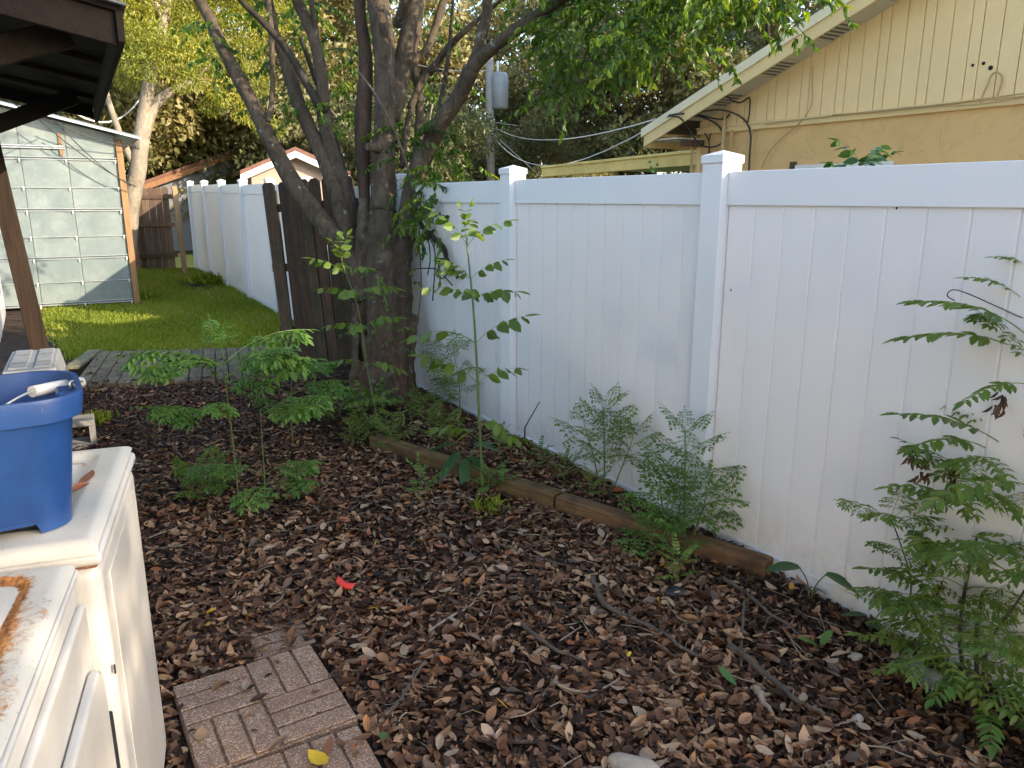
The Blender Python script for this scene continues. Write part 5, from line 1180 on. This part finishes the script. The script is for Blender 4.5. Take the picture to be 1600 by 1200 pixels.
# 6 seedling climbing in front of the trunk
p6 = at_z(592, 668, 0.03)
weed('seedling', tuple(p6), [([(0,0,0),(-0.05,0.05,0.45),(-0.10,0.05,0.9),(-0.20,0.05,1.22)], 0.007, [(0.15,3,0.7,5),(0.35,2,0.8,5),(0.55,3,0.9,5,lft,rgt,tow),(0.75,3,0.9,10,lft,rgt,tow),(0.92,3,0.8,20),(1,3,0.7,55)])], 'thin pale-stemmed seedling against the left side of the trunk', 'seedling', 'elder', 'leaf_weed_dark')
# 7 shrub beside the trunk at the fence, and ground weeds about the tree
p7 = (2.62, 5.05); weed('weed_shrub', (*p7, gz(*p7)), [([(0,0,0),(0,0,0.25),(-0.03,0.02,0.5)], 0.005, [(0.4,3,0.8,10),(0.7,4,0.9,15),(1,4,0.7,30)]), ([(0.0,0.12,0),(0,0.2,0.25),(-.02,.25,.42)], 0.005, [(0.5,3,0.9,10),(0.95,4,0.8,25)])], 'ferny dark shrub against the fence just right of the trunk', 'shrub', 'fern', 'leaf_weed_dark')
wlist = [(560,690,'fern','low ferny weed patch left of the trunk foot'),(610,700,'fern','low ferny weed directly before the trunk foot'),(660,668,'fern','low ferny weed right of the trunk foot'),(520,660,'china','low toothed-leaf weed on the mulch left of the tree'),(690,700,'fern','low ferny weed behind the far end of the timber'),
         (700,640,'fern','low ferny weed under the fence right of the trunk'),(780,720,'small','small weed behind the timber next to the sapling'),(840,745,'small','small weed behind the timber mid way along'),(880,760,'small','small weed behind the timber by the ferny shrub'),(920,790,'small','small weed in front of the left ferny shrub'),
         (655,778,'leafy','small round-leaved weed in front of the timber far end'),(310,775,'china','low toothed weed at the left foot of the seedlings'),(1055,912,'small','tiny ferny sprig near the black scrap'),(585,655,'elder','leafy sprout hugging the trunk foot')]
for (u, v, kd, lab) in wlist:
    p = at_z(u, v, 0.04); x_, y_ = p[0], p[1]; h_ = 0.14 if kd != 'leafy' else 0.2
    weed('weed', (x_, y_, gz(x_, y_)), [([(0,0,0),(0.01,0,h_)], 0.003, [(0.4,3,0.62,15),(0.95,4,0.6,35)]), ([(0.06,0.05,0),(0.08,0.05,h_*0.8)], 0.003, [(0.6,4,0.65,20)])], lab, 'weed', kd, 'leaf_weed_dark' if kd != 'leafy' else 'leaf_weed')
# broad-leaved plants
def broad(base, leaves, label, mat='leaf_broad'):
    t = empty('broadleaf_plant', base, 0, label, 'plant')
    for (az, tilt, hgt, L_, w_) in leaves:
        d = np.array([math.cos(az), math.sin(az), 0]); tip = np.array([0, 0, hgt]) + d*hgt*0.35
        MB().tube(spline([(0,0,0), tuple(d*hgt*0.12+np.array([0,0,hgt*0.6])), tuple(tip)], 5), 0.003, 5).build('stem', M['stem_green'], t)
        nx, ny = 9, 5; V2 = []
        for i in range(nx):
            a_ = i/(nx-1); wd = w_*(math.sin(math.pi*min(1, a_*0.93+0.07))**0.75)*(1.15-0.5*a_)/1.0
            for j in range(ny):
                b2 = (j/(ny-1)-0.5); side = np.cross([0,0,1], d)
                V2.append(tip + d*(a_*L_*math.cos(tilt)) + side*(b2*wd) + np.array([0, 0, math.sin(tilt)*a_*L_ + 0.12*abs(b2)*wd - 0.25*a_*a_*L_]))
        F2 = [(i*ny+j, (i+1)*ny+j, (i+1)*ny+j+1, i*ny+j+1) for i in range(nx-1) for j in range(ny-1)]
        me = MB().add(V2, F2, True).mesh('leaf'); at_ = me.attributes.new('rnd', 'FLOAT', 'POINT'); at_.data.foreach_set('value', np.full(len(V2), random.random(), dtype=np.float32)); link('leaf', me, M[mat], t)
p = at_z(1265, 945, 0.0); broad((p[0], p[1], gz(p[0], p[1])), [(lft, 0.1, 0.17, 0.15, 0.09), (rgt-.5, -0.2, 0.15, 0.16, 0.09), (rgt+.4, -0.3, 0.06, 0.1, 0.06)], 'dark heart-leaved plant at the fence foot past the timber end')
p = at_z(1278, 1020, 0.0); broad((p[0], p[1], gz(p[0], p[1])), [(lft, 0.6, 0.03, 0.09, 0.05), (rgt+.3, 1.0, 0.03, 0.09, 0.045)], 'small bright green sprout in the litter near the fence', 'leaf_weed')
p = at_z(1360, 990, 0.0); broad((p[0], p[1], gz(p[0], p[1])), [(lft, 0.2, 0.08, 0.10, 0.04), (rgt, 0.0, 0.10, 0.13, 0.03), (tow, 0.3, 0.05, 0.07, 0.05)], 'narrow-leaved plant at the fence foot left of the big weed shrub')
p = at_z(728, 735, 0.05); broad((p[0], p[1], gz(p[0], p[1])), [(lft, -0.1, 0.22, 0.16, 0.08), (lft+.8, -0.6, 0.18, 0.2, 0.09), (rgt, -0.2, 0.22, 0.17, 0.08), (tow, -0.7, 0.14, 0.2, 0.08), (rgt+.6, 0.1, 0.2, 0.18, 0.08), (rgt-.8, -0.3, 0.15, 0.18, 0.08)], 'drooping broad-leaved plant behind the timber beside the tall sapling')
# shrub looking over the fence and a sprig at the porch
p = at_x(1350, 262, 3.25); t = weed('weed_shrub', (3.25, p[1], 0), [([(0,0,0),(0,0,1.0),(0,0,p[2]-0.02)], 0.010, [(0.7,3,1.0,10),(0.96,4,0.75,12,lft,rgt,lft+.5,rgt-.5),(1,4,0.6,38,lft+.3,rgt,rgt+.8,tow)])], 'leafy shrub top poking over the fence before the house window', 'shrub', 'elder', 'leaf_broad')
p = at_x(1022, 268, 3.3); weed('weed_shrub', (3.3, p[1], 0), [([(0,0,0),(0,0,1.0),(0,0,p[2]-0.03)], 0.007, [(0.97,3,0.35,30),(1,2,0.3,60)])], 'tiny leafy sprig over the fence left of its tall post', 'shrub', 'elder', 'leaf_broad')
# grass tuft and bare twig by the left
# ------------------------------------------------------------------ lawn grass
NG = 95000
yy_ = 8.6 + (rng.random(NG)**1.5)*10.5; xx_ = rng.uniform(-0.35, 3.1, NG); thin_ = 0.5+0.5*np.sin(3.3*xx_+0.7*yy_)*np.sin(2.1*yy_-1.6*xx_+1); keep = lawn_mask(xx_, yy_)*(0.72+0.4*thin_) > rng.random(NG)*0.8+0.1
ondeck = (yy_ < 9.5) & (np.abs((xx_-1.1)+0.2*(8.5-yy_)) < 1.0) & (yy_ < 9.45-0.41*(xx_-0.42)); keep &= ~ondeck
xx_, yy_ = xx_[keep], yy_[keep]; n = len(xx_)
P_ = np.stack([xx_, yy_, gh(xx_, yy_)-0.005], 1); D_ = np.stack([rng.normal(0, .55, n), rng.normal(0, .55, n), np.ones(n)], 1); N_ = unit(n)*np.array([1, 1, 0.2])
patch = 0.5+0.5*np.sin(xx_*2.7+1)*np.sin(yy_*1.9); hgt = rng.uniform(0.035, 0.085, n)*(0.7+0.5*patch)
V_, F_, k = leaf_cloud(P_, D_, N_, hgt, 'rhomb', 0.13, 0.3)
o = link('lawn_grass', mesh_np('lawn_grass', V_, [F_], np.repeat(np.clip(rng.random(n)*0.7+0.3*patch, 0, 1), k)), M['grass_blade']); tag(o, 'short bright green lawn grass beyond the plank platform', 'grass', kind='stuff')
def tuft(u, v, n, h_, spread, lab, mat='grass_blade'):
    p = at_z(u, v, 0.02); P_ = np.stack([rng.normal(0, spread, n), rng.normal(0, spread, n), np.zeros(n)], 1); D_ = np.stack([rng.normal(0, .7, n), rng.normal(0, .7, n), np.ones(n)], 1)
    V_, F_, k = leaf_cloud(P_, D_, unit(n), h_*rng.uniform(.5, 1.1, n), 'rhomb', 0.12, 0.5)
    o = link('grass_tuft', mesh_np('grass_tuft', V_, [F_], np.repeat(rng.random(n)*.8, k)), M[mat], loc=(p[0], p[1], gz(p[0], p[1]))); tag(o, lab, 'grass tuft', kind='stuff')
tuft(142, 658, 160, 0.10, 0.05, 'green grass tuft in the mulch just right of the bucket')
tuft(330, 448, 260, 0.22, 0.16, 'yellowish clump of weeds at the foot of the far white fence')
tuft(215, 473, 90, 0.16, 0.10, 'grassy clump at the right corner of the greenhouse')
tuft(765, 790, 90, 0.09, 0.05, 'grassy clump in front of the timber under the sapling')

# ------------------------------------------------------------------ leaf litter
def curled(P_, yaw, tilt_ax, tilt, size, width, curl, cup):
    """curved leaves: 5 x 3 vertices each"""
    n = len(P_); ts = np.array([0, 0.2, 0.5, 0.78, 1.0]); wd = np.array([0.07, 0.78, 1.0, 0.66, 0.02]); NS = 5; V_ = np.zeros((n, NS*3, 3))
    for i in range(NS):
        for j, s in enumerate((-1, 0, 1)):
            lx = (ts[i]-0.5)*size; ly = s*wd[i]*width*size*0.5; lz = curl*size*(ts[i]-0.5)**2*1.6 + cup*size*abs(s)*wd[i]*0.5
            V_[:, i*3+j, 0], V_[:, i*3+j, 1], V_[:, i*3+j, 2] = lx, ly, lz
    # tilt about x (roll) and y (pitch), then yaw
    c, s = np.cos(tilt)[:, None], np.sin(tilt)[:, None]
    y2 = V_[:, :, 1]*c - V_[:, :, 2]*s; z2 = V_[:, :, 1]*s + V_[:, :, 2]*c; x2 = V_[:, :, 0]
    c, s = np.cos(tilt_ax)[:, None], np.sin(tilt_ax)[:, None]; x3 = x2*c + z2*s; z3 = -x2*s + z2*c
    c, s = np.cos(yaw)[:, None], np.sin(yaw)[:, None]
    V_[:, :, 0], V_[:, :, 1], V_[:, :, 2] = x3*c - y2*s + P_[:, 0:1], x3*s + y2*c + P_[:, 1:2], z3 + P_[:, 2:3]
    quads = np.array([(i*3+j, (i+1)*3+j, (i+1)*3+j+1, i*3+j+1) for i in range(NS-1) for j in range(2)])
    F_ = ((np.arange(n)*NS*3)[:, None, None] + quads[None]).reshape(-1, 4); return V_.reshape(-1, 3), F_
NL = 114000
yv = 0.7 + (rng.random(NL)**1.35)*8.3; xv = rng.uniform(-0.55, 2.74, NL)
ok = np.ones(NL, bool)
ok &= ~((yv < 2.45) & (xv < 0.13 + 0.0*yv)); ok &= ~((xv < 0.0) & (yv < 3.0))
onpav = (xv > 0.19) & (xv < 0.72) & (yv < 2.63); ok &= ~(onpav & (rng.random(NL) > 0.018))
pav3 = (xv > 0.5) & (xv < 0.75) & (yv > 2.63) & (yv < 2.86); ok &= ~(pav3 & (rng.random(NL) > 0.15))
tt = np.clip((T0[1]-yv)/(T0[1]-T1[1]), 0, 1); tl = T0[0]+(T1[0]-T0[0])*tt; ontim = (np.abs(xv-tl) < 0.065) & (yv < T0[1]+.05) & (yv > T1[1]); ok &= ~(ontim & (rng.random(NL) > 0.0))
indeck = (yv > 7.80-0.356*(xv-0.10)+0.02) & (xv > 0.1); ok &= ~(indeck & (rng.random(NL) > 0.02))
ok &= ~((xv-2.31)**2+(yv-5.86)**2 < 0.06)
xv, yv = xv[ok], yv[ok]; n = len(xv); lift = rng.random(n)*0.028
onp = (xv > 0.19) & (xv < 0.72) & (yv < 2.63); dkk = (yv > 7.80-0.356*(xv-0.10)) & (xv > 0.1)
zv = gh(xv, yv) + 0.004 + lift; zv = np.where(onp, 0.044, zv); zv = np.where(dkk, 0.068, zv)
patchy = 0.5 + 0.28*np.sin(2.3*xv+1.1*yv+0.4)*np.sin(1.9*yv-1.2*xv) + 0.22*np.sin(5.1*xv-2.0*yv)*np.sin(4.3*yv+1.7*xv+1.0)
matted = np.clip((xv-1.95-0.10*yv)/0.5, 0, 1)*np.clip((3.4-yv)/0.8, 0, 1)*0.8 + np.clip((yv-4.3)/1.5, 0, 1)*0.55 + 0.35*(patchy < 0.38)
matted = np.clip(matted, 0, 1); crumb = rng.random(n) < 0.30 + 0.30*matted
size = np.clip(rng.lognormal(math.log(0.043), 0.32, n), 0.018, 0.085)*(1-0.22*matted); size = np.where(crumb, size*rng.uniform(0.35, 0.6, n), size)
tone = np.clip(rng.beta(1.5, 1.6, n)*0.9 + (rng.random(n) < 0.10)*0.2, 0, 1)
deep = lift < 0.015; tone = np.where(deep & (rng.random(n) < 0.75), tone*0.42, tone)      # lower leaves toned darker for contrast, as rotted ones are
tone = np.where(crumb, tone*0.55, tone); tone *= 1-0.42*matted*(rng.random(n) < 0.8)
V_, F_ = curled(np.stack([xv, yv, zv], 1), rng.uniform(0, 6.28, n), np.where(onp, 0, rng.normal(0, 0.25, n)), np.where(onp, 0.1, rng.normal(0, 0.30, n)), size, rng.uniform(0.32, 0.56, n), rng.normal(0.12, 0.38, n), rng.normal(0.08, 0.28, n))
o = link('leaf_litter', mesh_np('leaf_litter', V_, [F_], np.repeat(tone, 15), True), M['litter_leaf']); tag(o, 'thick carpet of small dry brown leaves over the mulch', 'leaf litter', kind='stuff')
# loose twigs in the litter
tw = MB()
for _ in range(520):
    y_ = 0.8+random.random()**1.4*6.5; x_ = random.uniform(0.25, 2.68)
    if x_ < 0.75 and y_ < 2.9: continue
    a_ = random.uniform(0, 6.28); l_ = random.uniform(0.04, 0.16); z_ = gz(x_, y_)+random.uniform(0.015, 0.035); k_ = random.uniform(-0.02, 0.02)
    tw.tube([(x_, y_, z_), (x_+math.cos(a_)*l_/2-math.sin(a_)*k_, y_+math.sin(a_)*l_/2+math.cos(a_)*k_, z_+0.006), (x_+math.cos(a_)*l_, y_+math.sin(a_)*l_, z_+random.uniform(-0.01, 0.015))], random.uniform(0.001, 0.0028), 4, cap=False)
tag(tw.build('twig_litter', M['stick_pale'], None), 'thin broken twigs scattered through the dry leaves', 'twigs', kind='stuff')
# the leaves that lie largest in view, one by one
lm = []
for k in range(8):
    V_, F_ = curled(np.zeros((1, 3)), np.zeros(1), np.array([random.gauss(0, .12)]), np.array([random.gauss(0, .2)]), np.array([1.0]), np.array([random.uniform(.36, .58)]), np.array([random.uniform(-.2, .5)]), np.array([random.uniform(-.15, .4)]))
    lm.append((V_, F_))
lmesh = {}
def leaf_obj(x_, y_, z_, s, mat, yaw, k=None, rx=0.0, ry=0.0):
    k = random.randrange(8) if k is None else k
    if (k, mat) not in lmesh:
        me = mesh_np('fallen_leaf', lm[k][0], [lm[k][1]], np.full(15, 0.6), True); me.materials.append(M[mat]); lmesh[(k, mat)] = me
    o = link('fallen_leaf', lmesh[(k, mat)], None, None, loc=(x_, y_, z_), rot=(rx, ry, yaw)); o.scale = (s, s, s); return o
cnt = 0
while cnt < 280:
    d_ = random.random()**0.9; y_ = 0.95 + d_*2.9; x_ = random.uniform(0.72, 2.6)
    if y_ > 2.0 and x_ > T0[0]+(T1[0]-T0[0])*(T0[1]-y_)/(T0[1]-T1[1])-0.1: continue
    if x_ < 0.76 and y_ < 2.7: continue
    mt = random.choices(['leaf_tan', 'leaf_brown', 'leaf_rust', 'leaf_umber'], [0.46, 0.3, 0.10, 0.14])[0]
    o = leaf_obj(x_, y_, gz(x_, y_)+0.036, random.uniform(0.045, 0.072), mt, random.uniform(0, 6.28), None, random.gauss(0, .3), random.gauss(0, .3)); cnt += 1
    marks = ((0.75, 2.35, 'next to the whole paver'), (0.99, 3.06, 'around the red plastic piece'), (1.9, 2.2, 'about the long curved branch'), (2.45, 1.8, 'near the fence foot'), (1.75, 1.45, 'by the thick root-like branch'), (1.3, 2.5, 'at the pale stick'), (1.2, 1.5, 'near the bottom edge of the picture'), (1.7, 3.2, 'in front of the timber'))
    mk_ = min(marks, key=lambda m_: (m_[0]-x_)**2+(m_[1]-y_)**2)[2]
    kd = {'leaf_tan': 'pale tan', 'leaf_brown': 'mid brown', 'leaf_rust': 'rusty orange', 'leaf_umber': 'dark brown'}[mt]
    tag(o, kd + ' curled dry leaf on the litter ' + mk_, 'leaf', kd + ' fallen leaves ' + mk_)
ylw = [(582,953,'yellow',.05,'yellow leaf below the red plastic piece'),(586,849,'yellow',.05,'yellow leaf above the red plastic piece'),(785,1097,'gold',.06,'golden round leaf at lower centre of the litter'),(748,1112,'gold',.04,'small golden leaf left of the golden round one'),(415,1020,'yellow',.04,'yellow leaf at the edge of the whole paver'),
       (330,960,'yellow',.05,'upper yellow leaf in the litter next to the washing machine'),(325,983,'yellow',.05,'lower yellow leaf in the litter next to the washing machine'),(895,862,'yellow',.05,'dull yellow leaf before the timber middle'),(963,850,'gold',.05,'golden leaf resting at the timber foot'),(1028,945,'gold',.06,'golden curled leaf left of the black scrap'),(983,1023,'yellow',.035,'small yellow leaf right of the fallen branch'),
       (1036,888,'yellow',.05,'yellow star-like leaf before the bright low weed'),(1118,903,'yellow',.04,'yellow leaf near the timber end'),(827,815,'yellow',.04,'yellow leaf just in front of the timber'),(1236,920,'gold',.05,'orange-gold leaf at the fence foot by the heart-leaved plant'),(1136,1058,'green',.10,'single flat green leaf on the brown litter'),(980,838,'green',.10,'dark green leaf leaning on the timber foot'),(600,1150,'green',.05,'small green leaf at the bottom of the litter beside the paver'),(1003,870,'green',.05,'olive leaf under the timber beside the bright weed'),(905,975,'green',.06,'pale green oak-like leaf in the litter centre')]
for (u, v, c_, s, lab) in ylw:
    p = at_z(u, v, 0.04); o = leaf_obj(p[0], p[1], gz(p[0], p[1])+0.045, s, 'leaf_'+c_, random.uniform(0, 6.28), None, random.gauss(-.3, .2), random.gauss(.3, .25)); tag(o, lab, 'leaf')
p = at_z(497, 1188, 0.045); tag(leaf_obj(p[0], p[1], 0.052, 0.095, 'leaf_yellow', 1.9, 1), 'large bright yellow leaf on the bottom paver', 'leaf')
p = at_z(513, 1172, 0.045); tag(leaf_obj(p[0], p[1], 0.056, 0.075, 'leaf_rust', 0.9, 2), 'brown-orange leaf next to the large yellow one on the bottom paver', 'leaf')
p = at_z(437, 1163, 0.045); tag(leaf_obj(p[0], p[1], 0.048, 0.075, 'leaf_brown', 0.4, 3), 'grey-brown leaf on the near edge of the whole paver', 'leaf')
p = at_z(375, 1115, 0.045); tag(leaf_obj(p[0], p[1], 0.048, 0.03, 'leaf_tan', 0.4, 4), 'tiny tan leaf on the middle of the whole paver', 'leaf')
p = at_z(385, 1075, 0.045); tag(leaf_obj(p[0], p[1], 0.050, 0.06, 'leaf_tan', 1.3, 5), 'pale leaf on the far part of the whole paver', 'leaf')
p = at_z(137, 750, 1.01); tag(leaf_obj(p[0], p[1], 1.017, 0.07, 'leaf_rust', 1.2, 2, 0.2, 0.2), 'crumpled rusty leaf in the groove of the washing machine lid', 'leaf')
p = at_z(125, 765, 1.01); tag(leaf_obj(p[0], p[1], 1.012, 0.05, 'leaf_rust', 0.2, 6, 0.3, -0.2), 'smaller crumpled leaf in the lid groove beside the bucket', 'leaf')

# ------------------------------------------------------------------ sticks and scraps on the ground
def stick(px, r, mat, lab):
    pts = []
    for u, v in px: p = at_z(u, v, 0.035); pts.append((p[0], p[1], gz(p[0], p[1])+0.031+random.uniform(-.004, .008)))
    sp = spline(pts, 6); sp = [q_ + np.random.normal(0, r*0.12, 3) for q_ in sp]; o = MB().tube(sp, list(np.linspace(r, r*0.45, len(sp))*0.72), 8, 0.16).build('fallen_stick', M[mat], None); tag(o, lab, 'stick', 'sticks on the leaf litter')
stick([(925,905),(945,945),(985,965),(1035,990),(1060,1010),(1092,1028)], 0.019, 'stick', 'long dark curved branch lying across the litter centre')
stick([(808,968),(835,990),(860,1010),(910,1030)], 0.017, 'stick', 'dark branch piece left of the long curved branch')
stick([(600,1115),(625,1090),(645,1060),(665,1028)], 0.014, 'stick', 'dark stick near the paver corner')
stick([(670,985),(705,962),(735,945),(752,922)], 0.009, 'stick_pale', 'pale stick right of the red plastic piece')
stick([(515,912),(530,928),(540,950)], 0.011, 'stick', 'short dark stick touching the red plastic piece')
stick([(1180,1075),(1195,1095),(1215,1120),(1275,1110),(1240,1085),(1180,1050)][:3], 0.020, 'stick_pale', 'short lichened log end near the bottom right')
stick([(1140,1010),(1200,1055),(1240,1090),(1290,1115)], 0.022, 'stick', 'thick dark root-like branch at the lower right')
stick([(1163,940),(1160,980),(1158,1040)], 0.010, 'stick', 'straight dark stick pointing to the viewer near the timber end')
stick([(1130,905),(1160,925),(1200,960),(1240,985),(1260,1005)], 0.013, 'stick', 'dark branch from the timber end along the fence foot')
stick([(800,1150),(850,1155),(900,1170)], 0.010, 'stick', 'dark stick at the bottom centre edge')
stick([(860,1060),(900,1075),(940,1072),(965,1060)], 0.009, 'stick_pale', 'pale bent stick in the litter below the long branch')
stick([(780,850),(820,862),(870,880),(925,893)], 0.008, 'stick', 'thin dark stick parallel to the timber')
stick([(1030,915),(1045,950),(1075,975)], 0.003, 'stick_pale', 'thin pale twig beside the black scrap')
stick([(905,965),(925,995),(938,1010)], 0.003, 'stick_pale', 'thin pale twig at the middle of the litter')
stick([(460,830),(500,815),(540,808)], 0.010, 'stick', 'dark stick behind the red plastic piece')
stick([(327,810),(332,785),(345,775)], 0.006, 'stick_pale', 'pale curved twig at the foot of the left seedlings')
b = MB(); s0, s1 = at_x(820, 668, 2.60), at_x(843, 628, 2.62); b.tube([s0-np.array([0,0,.1]), s0, s1], [0.005, 0.005, 0.003], 6); tag(b.build('bare_stick', M['stem_dark'], None), 'thin bare stick standing upright against the fence right of the sapling', 'stick')
s0, s1 = at(641, 555, 6.1), at(656, 497, 6.0)
# red plastic piece: short curved trough
pr_ = at_z(540, 916, 0.045); V_, F_ = [], []
nseg, nc = 10, 6
for i in range(nseg):
    a_ = -0.55 + 1.1*i/(nseg-1); cx_, cy_ = 0.085*math.sin(a_), 0.085*(1-math.cos(a_))
    for j in range(nc):
        b2 = -1.0+2.0*j/(nc-1); rr_ = 0.020; V_.append((cx_ - math.sin(a_)*0 , cy_ + rr_*math.sin(b2)*1.0, 0.020 + rr_*math.cos(b2)))
for i in range(nseg-1):
    for j in range(nc-1): F_.append((i*nc+j, (i+1)*nc+j, (i+1)*nc+j+1, i*nc+j+1))
o = MB().add(V_, F_, True).build('plastic_piece', M['red_plastic'], None, loc=(pr_[0], pr_[1], 0.032), rot=(R(25), R(8), rgt-0.45+math.pi*0)); sm_ = o.modifiers.new('thick', 'SOLIDIFY'); sm_.thickness = 0.004
tag(o, 'bright red curved plastic piece lying on the brown leaves', 'plastic piece')
def rock(u, v, s, mat, name, lab, cat, flat=0.6):
    import bmesh
    p = at_z(u, v, 0.03); bm = bmesh.new(); bmesh.ops.create_icosphere(bm, subdivisions=3, radius=1.0)
    for v_ in bm.verts:
        c_ = v_.co; k_ = 1 + 0.16*math.sin(3.1*c_.x+2.2*c_.y+u)+0.12*math.sin(4.3*c_.y-2.7*c_.z+v)+random.uniform(-.03, .03); v_.co = Vector((c_.x*s*1.3*k_, c_.y*s*k_, c_.z*s*flat*k_))
    me = bpy.data.meshes.new(name); bm.to_mesh(me); bm.free(); me.polygons.foreach_set('use_smooth', [True]*len(me.polygons))
    o = link(name, me, M[mat], None, loc=(p[0], p[1], gz(p[0], p[1])+0.03), rot=(0, 0, random.uniform(0, 6))); tag(o, lab, cat)
rock(990, 1196, 0.055, 'stone_pale', 'stone', 'pale rough stone half buried at the bottom edge of the litter', 'stone')
rock(1336, 1027, 0.020, 'stone_pale', 'stone', 'small pale stone near the green sprout by the fence', 'stone')
rock(1340, 1122, 0.018, 'stone_pale', 'stone', 'small pale chip at the bottom right of the litter', 'stone')
rock(1055, 928, 0.034, 'black_scrap', 'plastic_scrap', 'crumpled black scrap in the litter below the bright weed', 'scrap', 0.5)
# crumpled clear bag by the right shrub
b = MB(); p0 = at_z(1432, 1062, 0.03); V_, F_ = [], []
for i in range(9):
    for j in range(6): V_.append((0.11*(i/8-0.5)*(1-0.5*j/5), 0.15*(j/5-0.5), 0.03+0.035*math.sin(i*1.9+j*1.3)*(1-j/7)+random.uniform(-.01, .01)))
F_ = [(i*6+j, (i+1)*6+j, (i+1)*6+j+1, i*6+j+1) for i in range(8) for j in range(5)]
o = MB().add(V_, F_, True).build('plastic_bag', M['clear_plastic'], None, loc=(p0[0], p0[1], 0.04), rot=(0.2, 0, tow+2.2)); tag(o, 'crumpled clear plastic bag under the big weed shrub', 'bag')
